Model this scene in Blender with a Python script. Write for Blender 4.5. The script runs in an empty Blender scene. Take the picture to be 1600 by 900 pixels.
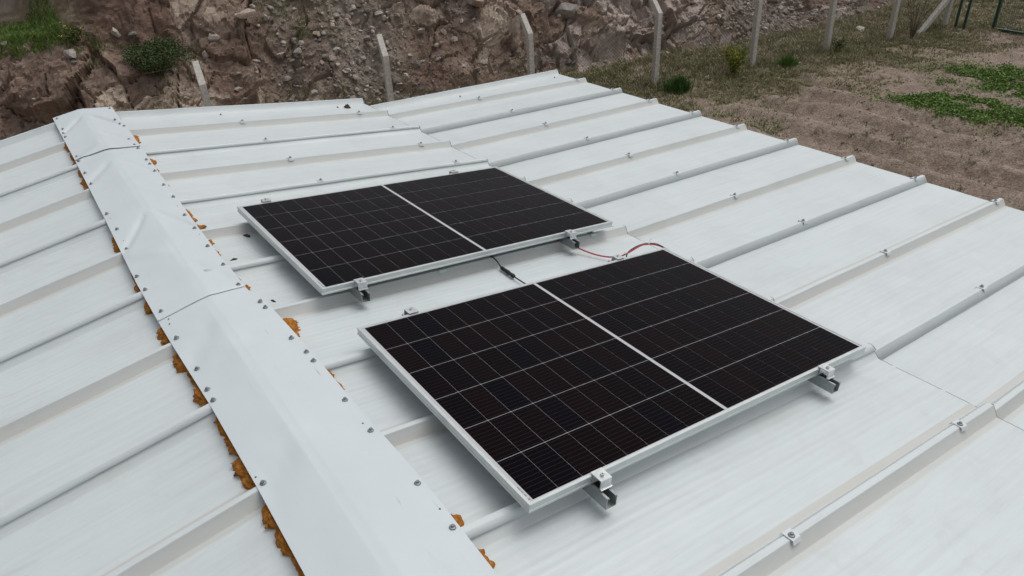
import bpy, math, random
import numpy as np
from mathutils import Matrix, Vector

SC = bpy.context.scene
COL = SC.collection
RNG = np.random.default_rng(7)
random.seed(7)

# ------------------------------------------------------------------ camera
PITCH = math.radians(8.0)                       # pitch of the main roof slopes
cp, sp = math.cos(PITCH), math.sin(PITCH)
CAM_POS = (-0.780, -1.149, 1.551)
cam = bpy.data.cameras.new('camera')
cam.sensor_width = 36.0
cam.lens = 36.0 * 1116.6 / 1600.0
cam.clip_start = 0.05
cam.clip_end = 3000.0
cam_o = bpy.data.objects.new('camera', cam)
COL.objects.link(cam_o)
_f = Vector((0.4738, 0.7124, -0.5177)).normalized()
_r = Vector((0.8143, -0.5783, -0.0505))
_r = (_r - _f * _r.dot(_f)).normalized()
_u = _r.cross(_f)
cam_o.matrix_world = Matrix(((_r.x, _u.x, -_f.x, CAM_POS[0]), (_r.y, _u.y, -_f.y, CAM_POS[1]),
                             (_r.z, _u.z, -_f.z, CAM_POS[2]), (0, 0, 0, 1)))
SC.camera = cam_o

# ------------------------------------------------------------------ sky, sun, exposure
SUN_EL, SUN_AZ = math.radians(64), math.radians(90)    # azimuth measured from +Y towards +X
W = bpy.data.worlds.new('World')
SC.world = W
W.use_nodes = True
nt = W.node_tree
nt.nodes.clear()
w_out = nt.nodes.new('ShaderNodeOutputWorld')
w_bg = nt.nodes.new('ShaderNodeBackground')
w_sky = nt.nodes.new('ShaderNodeTexSky')
w_sky.sky_type = 'NISHITA'
w_sky.sun_disc = False
w_sky.sun_elevation = SUN_EL
w_sky.sun_rotation = SUN_AZ
w_sky.air_density = 1.0
w_sky.dust_density = 4.0
w_sky.ozone_density = 1.0
w_hs = nt.nodes.new('ShaderNodeHueSaturation')          # a closed cloud layer: hardly any blue left
w_hs.inputs['Saturation'].default_value = 0.22
w_bg.inputs['Strength'].default_value = 0.118
nt.links.new(w_sky.outputs[0], w_hs.inputs['Color'])
nt.links.new(w_hs.outputs[0], w_bg.inputs['Color'])
nt.links.new(w_bg.outputs[0], w_out.inputs['Surface'])

sun = bpy.data.lights.new('sun', 'SUN')
sun.energy = 0.7
sun.angle = math.radians(50)
sun.color = (1.0, 0.975, 0.94)
sun_o = bpy.data.objects.new('sun', sun)
COL.objects.link(sun_o)
_sd = Vector((math.sin(SUN_AZ) * math.cos(SUN_EL), math.cos(SUN_AZ) * math.cos(SUN_EL), math.sin(SUN_EL)))
sun_o.rotation_euler = _sd.to_track_quat('Z', 'Y').to_euler()

SC.view_settings.view_transform = 'Standard'
SC.view_settings.look = 'None'
SC.view_settings.gamma = 1.0
SC.view_settings.use_curve_mapping = False
SC.view_settings.exposure = 0.06
SC.render.engine = 'CYCLES'
SC.cycles.use_denoising = True
SC.cycles.max_bounces = 8
SC.cycles.diffuse_bounces = 4

# ------------------------------------------------------------------ small helpers
def tag(o, label=None, cat=None, group=None, kind=None):
    if label: o['label'] = label
    if cat: o['category'] = cat
    if group: o['group'] = group
    if kind: o['kind'] = kind
    return o

def empty(name, loc=(0, 0, 0), mat=None):
    o = bpy.data.objects.new(name, None)
    COL.objects.link(o)
    o.empty_display_size = 0.1
    o.matrix_world = mat if mat is not None else Matrix.Translation(loc)
    return o

def link_obj(name, me, parent=None, keep_world=False, M=None):
    o = bpy.data.objects.new(name, me)
    COL.objects.link(o)
    if M is not None:
        o.matrix_basis = M
    if parent is not None:
        o.parent = parent
        if keep_world:
            m = parent.matrix_basis.copy()
            if parent.parent is not None:
                m = parent.parent.matrix_basis @ parent.matrix_parent_inverse @ m
            o.matrix_parent_inverse = m.inverted()
    return o

def mesh(name, verts, faces, mat=None, smooth=False, uv=None):
    me = bpy.data.meshes.new(name)
    me.from_pydata([tuple(map(float, v)) for v in verts], [], [tuple(map(int, f)) for f in faces])
    if uv is not None:
        l = me.uv_layers.new(name='UVMap')
        vi = np.empty(len(me.loops), np.int32)
        me.loops.foreach_get('vertex_index', vi)
        l.data.foreach_set('uv', np.asarray(uv, np.float32)[vi].ravel())
    if smooth:
        me.polygons.foreach_set('use_smooth', [True] * len(me.polygons))
    if mat: me.materials.append(mat)
    me.update()
    return me

def fast_mesh(name, V, T, mat=None, smooth=False, col=None):
    """V (n,3), T (m,k) arrays with k = 3 or 4"""
    V = np.asarray(V, np.float32); T = np.asarray(T, np.int32)
    k = T.shape[1]
    me = bpy.data.meshes.new(name)
    me.vertices.add(len(V)); me.vertices.foreach_set('co', V.ravel())
    me.loops.add(T.size); me.loops.foreach_set('vertex_index', T.ravel())
    me.polygons.add(len(T))
    me.polygons.foreach_set('loop_start', np.arange(0, T.size, k, dtype=np.int32))
    me.polygons.foreach_set('use_smooth', np.full(len(T), smooth))
    if col is not None:
        a = me.color_attributes.new('tint', 'FLOAT_COLOR', 'POINT')
        c = np.ones((len(V), 4), np.float32); c[:, :3] = col
        a.data.foreach_set('color', c.ravel())
    if mat: me.materials.append(mat)
    me.update(calc_edges=True)
    me.validate()
    return me

class MB:
    """collects boxes, prisms, lathes and tubes into one mesh"""
    def __init__(s): s.v = []; s.f = []
    def add(s, v, f):
        n = len(s.v); s.v += [tuple(p) for p in v]; s.f += [tuple(i + n for i in q) for q in f]
    def box(s, x0, x1, y0, y1, z0, z1):
        s.add([(x0, y0, z0), (x1, y0, z0), (x1, y1, z0), (x0, y1, z0), (x0, y0, z1), (x1, y0, z1), (x1, y1, z1), (x0, y1, z1)],
              [(3, 2, 1, 0), (4, 5, 6, 7), (0, 1, 5, 4), (1, 2, 6, 5), (2, 3, 7, 6), (3, 0, 4, 7)])
    def ribbon(s, prof, x0, x1, th):
        """a bent plate: the open profile (y,z), thickened by th, extruded from x0 to x1"""
        p = [Vector(q) for q in prof]; off = []
        for i in range(len(p)):
            a = (p[i] - p[i - 1]).normalized() if i > 0 else (p[1] - p[0]).normalized()
            b = (p[i + 1] - p[i]).normalized() if i < len(p) - 1 else a
            na, nb = Vector((-a.y, a.x)), Vector((-b.y, b.x))
            m = (na + nb); m = m / max(m.dot(na), 0.3)
            off.append(p[i] + m * th)
        n = len(p)
        ring = [(q.x, q.y) for q in p] + [(q.x, q.y) for q in reversed(off)]
        v = [(x0, y, z) for y, z in ring] + [(x1, y, z) for y, z in ring]
        m = len(ring)
        f = [(i, (i + 1) % m, (i + 1) % m + m, i + m) for i in range(m)]
        for i in range(n - 1):
            f.append((i + 1, i, m - 1 - i, m - 2 - i)); f.append((m + i, m + i + 1, 2 * m - 2 - i, 2 * m - 1 - i))
        s.add(v, f)
    def lathe(s, prof, c=(0, 0, 0), n=12, ax=None):
        c = Vector(c); q = Vector(ax).to_track_quat('Z', 'Y') if ax is not None else None
        v = []
        for r, z in prof:
            for i in range(n):
                a = 2 * math.pi * i / n
                p = Vector((r * math.cos(a), r * math.sin(a), z))
                v.append(c + (q @ p if q else p))
        f = []
        for j in range(len(prof) - 1):
            for i in range(n):
                f.append((j * n + i, j * n + (i + 1) % n, (j + 1) * n + (i + 1) % n, (j + 1) * n + i))
        f.append(tuple(range(n))[::-1]); f.append(tuple(range((len(prof) - 1) * n, len(prof) * n)))
        s.add(v, f)
    def tube(s, pts, r, n=8, r1=None):
        pts = [Vector(p) for p in pts]; v = []; f = []
        up = Vector((0, 0, 1))
        for i, p in enumerate(pts):
            d = (pts[min(i + 1, len(pts) - 1)] - pts[max(i - 1, 0)]).normalized()
            a = d.cross(up)
            if a.length < 1e-3: a = d.cross(Vector((1, 0, 0)))
            a.normalize(); b = a.cross(d)
            rr = r if r1 is None else r + (r1 - r) * i / (len(pts) - 1)
            for k in range(n):
                t = 2 * math.pi * k / n
                v.append(p + a * (rr * math.cos(t)) + b * (rr * math.sin(t)))
        for i in range(len(pts) - 1):
            for k in range(n):
                f.append((i * n + k, i * n + (k + 1) % n, (i + 1) * n + (k + 1) % n, (i + 1) * n + k))
        f.append(tuple(range(n))[::-1]); f.append(tuple(range((len(pts) - 1) * n, len(pts) * n)))
        s.add(v, f)
    def me(s, name, mat, smooth=False): return mesh(name, s.v, s.f, mat, smooth)
    def build(s, name, mat, parent=None, smooth=False, keep=False, M=None):
        return link_obj(name, s.me(name, mat, smooth), parent, keep, M)

def catmull(pts, n=8):
    p = [Vector(q) for q in pts]; p = [p[0] * 2 - p[1]] + p + [p[-1] * 2 - p[-2]]
    out = []
    for i in range(1, len(p) - 2):
        for k in range(n):
            t = k / n
            out.append(0.5 * ((2 * p[i]) + (p[i + 1] - p[i - 1]) * t + (2 * p[i - 1] - 5 * p[i] + 4 * p[i + 1] - p[i + 2]) * t * t
                              + (3 * p[i] - p[i - 1] - 3 * p[i + 1] + p[i + 2]) * t ** 3))
    out.append(p[-2]); return out

# numpy noise
def _hash(ix, iy, seed):
    h = (ix.astype(np.int64) * 374761393 + iy.astype(np.int64) * 668265263 + seed * 974711) & 0xffffffff
    h = ((h ^ (h >> 13)) * 1274126177) & 0xffffffff
    h = ((h ^ (h >> 15)) * 2246822519) & 0xffffffff
    return ((h ^ (h >> 16)) & 0xffffff) / float(0xffffff)
def vnoise(x, y, seed=0):
    x = np.asarray(x, float); y = np.asarray(y, float)
    ix, iy = np.floor(x), np.floor(y); fx, fy = x - ix, y - iy
    fx = fx * fx * fx * (fx * (fx * 6 - 15) + 10); fy = fy * fy * fy * (fy * (fy * 6 - 15) + 10)
    a, b = _hash(ix, iy, seed), _hash(ix + 1, iy, seed); c, d = _hash(ix, iy + 1, seed), _hash(ix + 1, iy + 1, seed)
    return (a + (b - a) * fx) * (1 - fy) + (c + (d - c) * fx) * fy
def fbm(x, y, seed=0, o=4, g=0.5):
    s = 0; a = 1; t = 0
    for i in range(o):
        s = s + a * vnoise(x * 2 ** i + 17.3 * i, y * 2 ** i - 9.1 * i, seed + i); t += a; a *= g
    return s / t
def facets(x, y, cell, seed):
    """flat tilted plates on a jittered grid: returns height, distance to the joint, plate random"""
    x = x / cell; y = y / cell
    ix, iy = np.floor(x), np.floor(y)
    d1 = np.full(x.shape, 9.0); d2 = d1.copy(); hx = np.zeros_like(x); hy = np.zeros_like(x); rx = np.zeros_like(x); ry = np.zeros_like(x)
    for i in (-1, 0, 1):
        for j in (-1, 0, 1):
            cx, cy = ix + i, iy + j
            px = cx + 0.1 + 0.8 * _hash(cx, cy, seed); py = cy + 0.1 + 0.8 * _hash(cx, cy, seed + 1)
            dx, dy = x - px, y - py
            d = np.abs(dx) * 0.45 + np.abs(dy) * 0.25 + np.sqrt(dx * dx + dy * dy) * 0.6
            m = d < d1
            d2 = np.where(m, d1, np.minimum(d2, d)); d1 = np.where(m, d, d1)
            hx = np.where(m, cx, hx); hy = np.where(m, cy, hy); rx = np.where(m, dx, rx); ry = np.where(m, dy, ry)
    a = _hash(hx, hy, seed + 2) - .5; b = _hash(hx, hy, seed + 3) - .5; c = _hash(hx, hy, seed + 4) - .5
    return (c + rx * a * 1.5 + ry * b * 1.5) * cell, (d2 - d1) * cell, _hash(hx, hy, seed + 5)
def sstep(a, b, x):
    t = np.clip((x - a) / (b - a), 0, 1); return t * t * (3 - 2 * t)

# ------------------------------------------------------------------ materials
class Mat:
    def __init__(s, name, rough=0.5, metal=0.0, spec=0.5, base=(0.5, 0.5, 0.5)):
        s.m = bpy.data.materials.new(name); s.m.use_nodes = True
        s.t = s.m.node_tree; s.b = s.t.nodes['Principled BSDF']
        s.b.inputs['Roughness'].default_value = rough; s.b.inputs['Metallic'].default_value = metal
        s.b.inputs['Specular IOR Level'].default_value = spec; s.b.inputs['Base Color'].default_value = (*base, 1)
    def n(s, typ, **kw):
        n = s.t.nodes.new(typ)
        for k, v in kw.items():
            if k in n.inputs.keys() if hasattr(n.inputs, 'keys') else False: n.inputs[k].default_value = v
            else: setattr(n, k, v)
        return n
    def l(s, a, b): s.t.links.new(a, b)
    def coord(s, out='Object', scale=(1, 1, 1), rot=(0, 0, 0)):
        if out == 'UV':
            c = s.n('ShaderNodeUVMap'); o = c.outputs[0]
        else:
            c = s.n('ShaderNodeTexCoord'); o = c.outputs[out]
        mp = s.n('ShaderNodeMapping'); mp.inputs['Scale'].default_value = scale; mp.inputs['Rotation'].default_value = rot
        s.l(o, mp.inputs['Vector']); return mp.outputs[0]
    def noise(s, vec, scale=5, detail=4, rough=0.55, dist=0.0):
        n = s.n('ShaderNodeTexNoise')
        n.inputs['Scale'].default_value = scale; n.inputs['Detail'].default_value = detail
        n.inputs['Roughness'].default_value = rough; n.inputs['Distortion'].default_value = dist
        if vec is not None: s.l(vec, n.inputs['Vector'])
        return n.outputs['Fac']
    def ramp(s, fac, stops, interp='LINEAR'):
        r = s.n('ShaderNodeValToRGB'); e = r.color_ramp.elements; r.color_ramp.interpolation = interp
        while len(e) < len(stops): e.new(0.5)
        for k, (p, c) in enumerate(stops):
            e[k].position = p; e[k].color = (*c, 1) if isinstance(c, (tuple, list)) else (c, c, c, 1)
        s.l(fac, r.inputs[0]); return r.outputs[0]
    def mix(s, fac, a, b, mode='MIX'):
        m = s.n('ShaderNodeMix'); m.data_type = 'RGBA'; m.blend_type = mode
        for v, k in ((fac, 'Factor'), (a, 'A'), (b, 'B')):
            i = [q for q in m.inputs if q.name == k and (q.type == 'RGBA' if k != 'Factor' else q.type == 'VALUE')][0]
            if isinstance(v, (int, float)): i.default_value = v
            elif isinstance(v, tuple): i.default_value = (*v, 1)
            else: s.l(v, i)
        return [q for q in m.outputs if q.type == 'RGBA'][0]
    def math(s, op, a, b=0.0, clamp=False):
        m = s.n('ShaderNodeMath'); m.operation = op; m.use_clamp = clamp
        for v, i in ((a, m.inputs[0]), (b, m.inputs[1])):
            if isinstance(v, (int, float)): i.default_value = v
            else: s.l(v, i)
        return m.outputs[0]
    def attr(s, name, out='Fac'):
        a = s.n('ShaderNodeAttribute'); a.attribute_name = name; return a.outputs[out]
    def bump(s, h, strength=0.3, dist=0.01):
        b = s.n('ShaderNodeBump'); b.inputs['Strength'].default_value = strength; b.inputs['Distance'].default_value = dist
        s.l(h, b.inputs['Height']); s.l(b.outputs[0], s.b.inputs['Normal'])
    def color(s, c): s.l(c, s.b.inputs['Base Color'])
    def rough(s, c): s.l(c, s.b.inputs['Roughness'])

def mat_roof():
    m = Mat('white_coated_steel', 0.42, 0, 0.45)
    v = m.coord('UV', (1, 1, 1)); vs = m.coord('UV', (1.3, 34, 1)); vf = m.coord('UV', (5, 90, 1))
    n1 = m.noise(v, 1.7, 5, 0.6); n2 = m.noise(vs, 1.0, 4, 0.6, 0.4); n3 = m.noise(vf, 1.0, 3, 0.5); n4 = m.noise(v, 46, 3, 0.6)
    c = m.mix(m.ramp(n1, [(0.35, 0), (0.68, 1)]), (0.648, 0.702, 0.706), (0.602, 0.654, 0.658))
    c = m.mix(m.math('MULTIPLY', m.ramp(n2, [(0.46, 0), (0.72, 1)]), 0.22), c, (0.455, 0.478, 0.472))
    c = m.mix(m.math('MULTIPLY', m.ramp(n3, [(0.56, 0), (0.78, 1)]), 0.14), c, (0.36, 0.375, 0.37))
    n7 = m.noise(v, 3.4, 6, 0.72, 1.0); n8 = m.noise(m.coord('UV', (2.2, 9, 1), (0, 0, 0.06)), 1.0, 5, 0.7, 0.8)
    c = m.mix(m.math('MULTIPLY', m.ramp(n7, [(0.52, 0), (0.70, 1)]), 0.22), c, (0.47, 0.462, 0.435))
    c = m.mix(m.math('MULTIPLY', m.ramp(n8, [(0.58, 0), (0.66, 1)]), 0.11), c, (0.40, 0.40, 0.385))
    d = m.math('MULTIPLY', m.attr('dust'), m.math('ADD', m.math('MULTIPLY', n2, 0.6), 0.62), True)
    c = m.mix(d, c, (0.520, 0.505, 0.465))
    c = m.mix(m.math('MULTIPLY', m.ramp(n4, [(0.70, 0), (0.78, 1)]), 0.16), c, (0.30, 0.28, 0.25))
    m.color(c)
    m.rough(m.math('ADD', m.math('MULTIPLY', n1, 0.18), m.math('ADD', m.math('MULTIPLY', d, 0.25), 0.25)))
    m.bump(n4, 0.05, 0.002)
    return m.m
def mat_cap():
    m = Mat('white_flashing_steel', 0.4, 0, 0.45)
    v = m.coord('UV'); n1 = m.noise(v, 3.0, 5, 0.6); n2 = m.noise(m.coord('UV', (16, 3, 1)), 1.0, 5, 0.7, 1.2); n3 = m.noise(v, 60, 2, 0.5)
    c = m.mix(m.ramp(n1, [(0.35, 0), (0.7, 1)]), (0.632, 0.686, 0.708), (0.598, 0.650, 0.672))
    c = m.mix(m.math('MULTIPLY', m.ramp(n2, [(0.60, 0), (0.75, 1)]), 0.22), c, (0.45, 0.44, 0.41))
    c = m.mix(m.math('MULTIPLY', m.ramp(n3, [(0.74, 0), (0.80, 1)]), 0.25), c, (0.22, 0.20, 0.17))
    n5 = m.noise(m.coord('UV', (70, 3.2, 1), (0, 0, 0.25)), 1.0, 2, 0.5, 0.3); n6 = m.noise(v, 4.3, 2)
    c = m.mix(m.math('MULTIPLY', m.math('MULTIPLY', m.ramp(n5, [(0.715, 0), (0.73, 1)]), m.ramp(n6, [(0.52, 0), (0.60, 1)])), 0.55), c, (0.20, 0.19, 0.17))
    m.color(c); m.rough(m.math('ADD', m.math('MULTIPLY', n1, 0.2), 0.30)); m.bump(n3, 0.03, 0.001)
    return m.m
def mat_simple(name, base, rough=0.5, metal=0.0, var=0.12, scale=30, bump=0.0, spec=0.5):
    m = Mat(name, rough, metal, spec)
    v = m.coord('Object'); n = m.noise(v, scale, 4, 0.6)
    lo = tuple(max(0, b * (1 - var)) for b in base); hi = tuple(min(1, b * (1 + var)) for b in base)
    m.color(m.ramp(n, [(0.3, lo), (0.7, hi)]))
    m.rough(m.math('ADD', m.math('MULTIPLY', n, 0.2), max(0.02, rough - 0.1)))
    if bump: m.bump(n, bump, 0.01)
    return m.m
def mat_cell():
    m = Mat('monocrystalline_cell', 0.10, 0, 0.5)
    m.b.inputs['IOR'].default_value = 1.085
    tc = m.n('ShaderNodeTexCoord'); sx = m.n('ShaderNodeSeparateXYZ'); m.l(tc.outputs['Object'], sx.inputs[0])
    # ten wires run the length of the module across every cell (cell local y is the short way of the module)
    t = m.math('FRACT', m.math('ADD', m.math('DIVIDE', sx.outputs[1], 0.0182), 10.0))
    wire = m.math('LESS_THAN', m.math('ABSOLUTE', m.math('SUBTRACT', t, 0.5)), 0.026)
    # solder dots at the wire ends
    ends = m.math('GREATER_THAN', m.math('ABSOLUTE', sx.outputs[0]), 0.0405)
    wide = m.math('LESS_THAN', m.math('ABSOLUTE', m.math('SUBTRACT', t, 0.5)), 0.05)
    inside = m.math('LESS_THAN', m.math('ABSOLUTE', sx.outputs[0]), 0.0425)
    wire = m.math('MULTIPLY', m.math('MAXIMUM', wire, m.math('MULTIPLY', ends, wide)), inside)
    oi = m.n('ShaderNodeObjectInfo')
    c = m.ramp(oi.outputs['Random'], [(0.0, (0.0024, 0.0023, 0.0042)), (0.35, (0.0044, 0.0025, 0.0036)), (0.7, (0.0060, 0.0028, 0.0037)), (1.0, (0.0036, 0.0025, 0.0032))])
    c = m.mix(wire, c, (0.034, 0.031, 0.033))
    m.color(c)
    n = m.noise(m.coord('Object'), 7, 3)
    m.rough(m.math('ADD', m.math('MULTIPLY', n, 0.06), 0.09))
    return m.m
def mat_bank():
    m = Mat('broken_rock_and_soil', 0.92, 0, 0.2)
    v = m.coord('Object'); n1 = m.noise(v, 9, 6, 0.7); n2 = m.noise(v, 38, 4, 0.7); n3 = m.noise(m.coord('Object', (1, 1, 2.4), (0.5, 0.4, 0)), 3.2, 6, 0.65, 0.8)
    c = m.attr('tint', 'Color')
    c = m.mix(m.ramp(n1, [(0.25, 0.0), (0.75, 1.0)]), m.mix(1.0, c, (0.66, 0.64, 0.62), 'MULTIPLY'), m.mix(1.0, c, (1.42, 1.40, 1.36), 'MULTIPLY'))
    c = m.mix(m.math('MULTIPLY', m.ramp(n3, [(0.55, 0), (0.70, 1)]), 0.45), c, (0.36, 0.30, 0.25))
    c = m.mix(m.math('MULTIPLY', m.ramp(n2, [(0.50, 0), (0.72, 1)]), 0.35), c, (0.13, 0.098, 0.08))
    m.color(c)
    m.bump(m.math('ADD', n1, m.math('MULTIPLY', n2, 0.5)), 0.8, 0.03)
    return m.m
def mat_tint(name, rough=0.85, var=0.35, scale=30, bump=0.4, spec=0.25, transl=False):
    m = Mat(name, rough, 0, spec)
    n = m.noise(m.coord('Object'), scale, 4, 0.65)
    c = m.attr('tint', 'Color')
    m.color(m.mix(m.ramp(n, [(0.25, 0), (0.75, 1)]), m.mix(1.0, c, (1 - var,) * 3, 'MULTIPLY'), m.mix(1.0, c, (1 + var,) * 3, 'MULTIPLY')))
    if bump: m.bump(n, bump, 0.02)
    if transl:
        m.b.inputs['Subsurface Weight'].default_value = 0.0
    return m.m
def mat_ground():
    m = Mat('dry_sandy_soil', 0.95, 0, 0.15)
    v = m.coord('Object'); n1 = m.noise(v, 0.55, 6, 0.62); n2 = m.noise(v, 5.5, 6, 0.7); n3 = m.noise(v, 34, 4, 0.7); n4 = m.noise(v, 1.6, 5, 0.6, 0.6)
    c = m.ramp(n2, [(0.28, (0.170, 0.124, 0.094)), (0.5, (0.310, 0.242, 0.194)), (0.75, (0.470, 0.390, 0.322))])
    c = m.mix(m.math('MULTIPLY', m.ramp(n3, [(0.40, 1), (0.56, 0)]), 0.65), c, (0.115, 0.085, 0.064))
    g = m.attr('grassy')
    gm = m.math('MULTIPLY', g, m.ramp(n4, [(0.34, 0.35), (0.62, 1)]), True)
    c = m.mix(m.math('MULTIPLY', gm, 0.75), c, m.ramp(n2, [(0.3, (0.100, 0.102, 0.045)), (0.7, (0.205, 0.190, 0.100))]))
    m.color(c)
    m.bump(m.math('ADD', n2, m.math('MULTIPLY', n3, 0.7)), 0.7, 0.04)
    return m.m
def mat_foam():
    m = Mat('expanded_foam', 0.75, 0, 0.3)
    v = m.coord('Object'); n = m.noise(v, 60, 5, 0.65); n2 = m.noise(v, 18, 3, 0.6)
    c = m.ramp(n, [(0.25, (0.150, 0.044, 0.004)), (0.5, (0.400, 0.150, 0.016)), (0.8, (0.560, 0.270, 0.055))])
    m.color(m.mix(m.math('MULTIPLY', m.ramp(n2, [(0.5, 0), (0.75, 1)]), 0.5), c, (0.16, 0.058, 0.012))); m.bump(n, 0.9, 0.006)
    return m.m

M_ROOF, M_CAP, M_CELL, M_BANK, M_GROUND, M_FOAM = mat_roof(), mat_cap(), mat_cell(), mat_bank(), mat_ground(), mat_foam()
M_ALU = mat_simple('anodised_aluminium', (0.60, 0.635, 0.63), 0.42, 0.55, 0.06, 18)
M_CLAMP = mat_simple('mill_aluminium', (0.66, 0.68, 0.68), 0.36, 0.7, 0.12, 70)
M_RAIL = mat_simple('galvanised_channel', (0.36, 0.39, 0.39), 0.42, 0.75, 0.14, 45)
M_BACK = mat_simple('white_backsheet', (0.50, 0.50, 0.51), 0.22, 0, 0.03, 6)
M_DARK_EDGE = mat_simple('dark_cut_edge', (0.085, 0.082, 0.075), 0.7, 0, 0.4, 200)
M_ZINC = mat_simple('zinc_screw', (0.27, 0.30, 0.31), 0.42, 0.6, 0.2, 150)
M_SADDLE = mat_simple('white_saddle_plate', (0.64, 0.67, 0.68), 0.4, 0, 0.05, 60)
M_BLACK = mat_simple('black_rubber', (0.012, 0.012, 0.013), 0.5, 0, 0.2, 80)
M_RED = mat_simple('red_cable_sheath', (0.46, 0.018, 0.026), 0.42, 0, 0.1, 40)
M_TIE = mat_simple('white_nylon', (0.75, 0.76, 0.76), 0.4, 0, 0.05, 40)
M_INK = mat_simple('dark_print', (0.03, 0.03, 0.032), 0.4, 0, 0.1, 40)
M_CORE = mat_simple('insulation_core', (0.42, 0.36, 0.24), 0.9, 0, 0.15, 20, 0.3)
M_WALL = mat_simple('white_wall_panel', (0.60, 0.62, 0.62), 0.5, 0, 0.05, 3)
M_CONC = mat_simple('weathered_concrete', (0.54, 0.51, 0.465), 0.9, 0, 0.22, 26, 0.4, 0.2)
M_WIRE = mat_simple('rusty_wire', (0.16, 0.125, 0.10), 0.6, 0.4, 0.25, 50)
M_GREEN = mat_simple('dark_green_paint', (0.012, 0.055, 0.040), 0.4, 0, 0.15, 30)
M_GWIRE = mat_simple('green_coated_wire', (0.02, 0.06, 0.045), 0.5, 0, 0.15, 30)
M_STONE = mat_tint('loose_stone', 0.92, 0.35, 14, 0.6, 0.2)
M_LEAF = mat_tint('leaf', 0.6, 0.3, 22, 0.0, 0.3)
M_TWIG = mat_simple('bark_twig', (0.10, 0.07, 0.05), 0.85, 0, 0.25, 60)
M_MUD = mat_simple('dried_mud', (0.075, 0.045, 0.028), 0.95, 0, 0.4, 90, 0.6)
M_DARKBIT = mat_simple('dark_scrap', (0.02, 0.02, 0.02), 0.8, 0, 0.3, 90)

# ------------------------------------------------------------------ roof frames: panel plane, left slope, low slope
def S1(x, y, h):        # right-hand slope: x down the slope, h above the solar-panel glass plane
    return (x * cp + h * sp, y, -x * sp + h * cp)
RIDGE_X, RIB_TOP, RIB_H = -0.400, -0.071, 0.040
_rx, _, _rz = S1(RIDGE_X, 0, RIB_TOP)
def SL(s, y, h):        # left-hand slope: s down the slope from the ridge, h above the rib tops
    return (_rx - s * cp - h * sp, y, _rz - s * sp + h * cp)
LAP_X = 1.885
P2 = PITCH - math.radians(4.95)
_lx, _, _lz = S1(LAP_X, 0, RIB_TOP - 0.037)
def S2(s, y, h):        # low slope beyond the lap, flatter
    return (_lx + s * math.cos(P2) + h * math.sin(P2), y, _lz - s * math.sin(P2) + h * math.cos(P2))
M_PANEL = Matrix(((cp, 0, sp, 0), (0, 1, 0, 0), (-sp, 0, cp, 0), (0, 0, 0, 1)))
GROUND_Z = -3.0

building = empty('building', (1.0, 1.6, GROUND_Z))
tag(building, 'low building seen from above with white ribbed sheet metal roof', 'building')

# rib centre lines, far to near: (index, y at upper end, y at lower end, side lap?)
R1 = [(0, 5.330, 5.160, 0), (1, 4.730, 4.650, 0), (2, 4.110, 4.070, 1), (3, 3.610, 3.575, 0), (4, 3.060, 3.055, 1), (5, 2.560, 2.585, 0), (6, 2.060, 2.090, 1),
      (7, 1.565, 1.590, 0), (8, 1.055, 1.080, 1), (9, 0.575, 0.562, 0), (10, 0.080, 0.055, 1), (11, -0.430, -0.438, 0), (12, -0.930, -0.940, 1), (13, -1.43, -1.44, 0), (14, -1.93, -1.94, 1)]
RL = [(0, 5.360, 5.360, 0), (1, 4.770, 4.770, 0), (2, 4.170, 4.170, 1), (3, 3.640, 3.640, 0), (4, 3.075, 3.075, 1), (5, 2.585, 2.585, 0), (6, 2.090, 2.090, 1),
      (7, 1.578, 1.578, 0), (8, 1.080, 1.080, 1), (9, 0.588, 0.588, 0), (10, 0.08, 0.08, 1), (11, -0.43, -0.43, 0), (12, -0.93, -0.93, 1), (13, -1.43, -1.43, 0), (14, -1.93, -1.93, 1)]
R2 = [(0, 4.990, 5.115, 0), (1, 4.640, 4.640, 0), (2, 4.062, 4.098, 1), (3, 3.567, 3.603, 0), (4, 3.050, 3.071, 1), (5, 2.578, 2.572, 0), (6, 2.083, 2.069, 1),
      (7, 1.583, 1.569, 0), (8, 1.075, 1.040, 1), (9, 0.558, 0.531, 0), (10, 0.051, 0.030, 1), (11, -0.440, -0.465, 0), (12, -0.942, -0.965, 1), (13, -1.442, -1.465, 0), (14, -1.942, -1.965, 1)]
HB, HT = 0.034, 0.0105                # half width of a rib at its base and at its top

def _lap(r): return bool(r[3])
def rib_y(r, t): return r[1] + (r[2] - r[1]) * t

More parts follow.
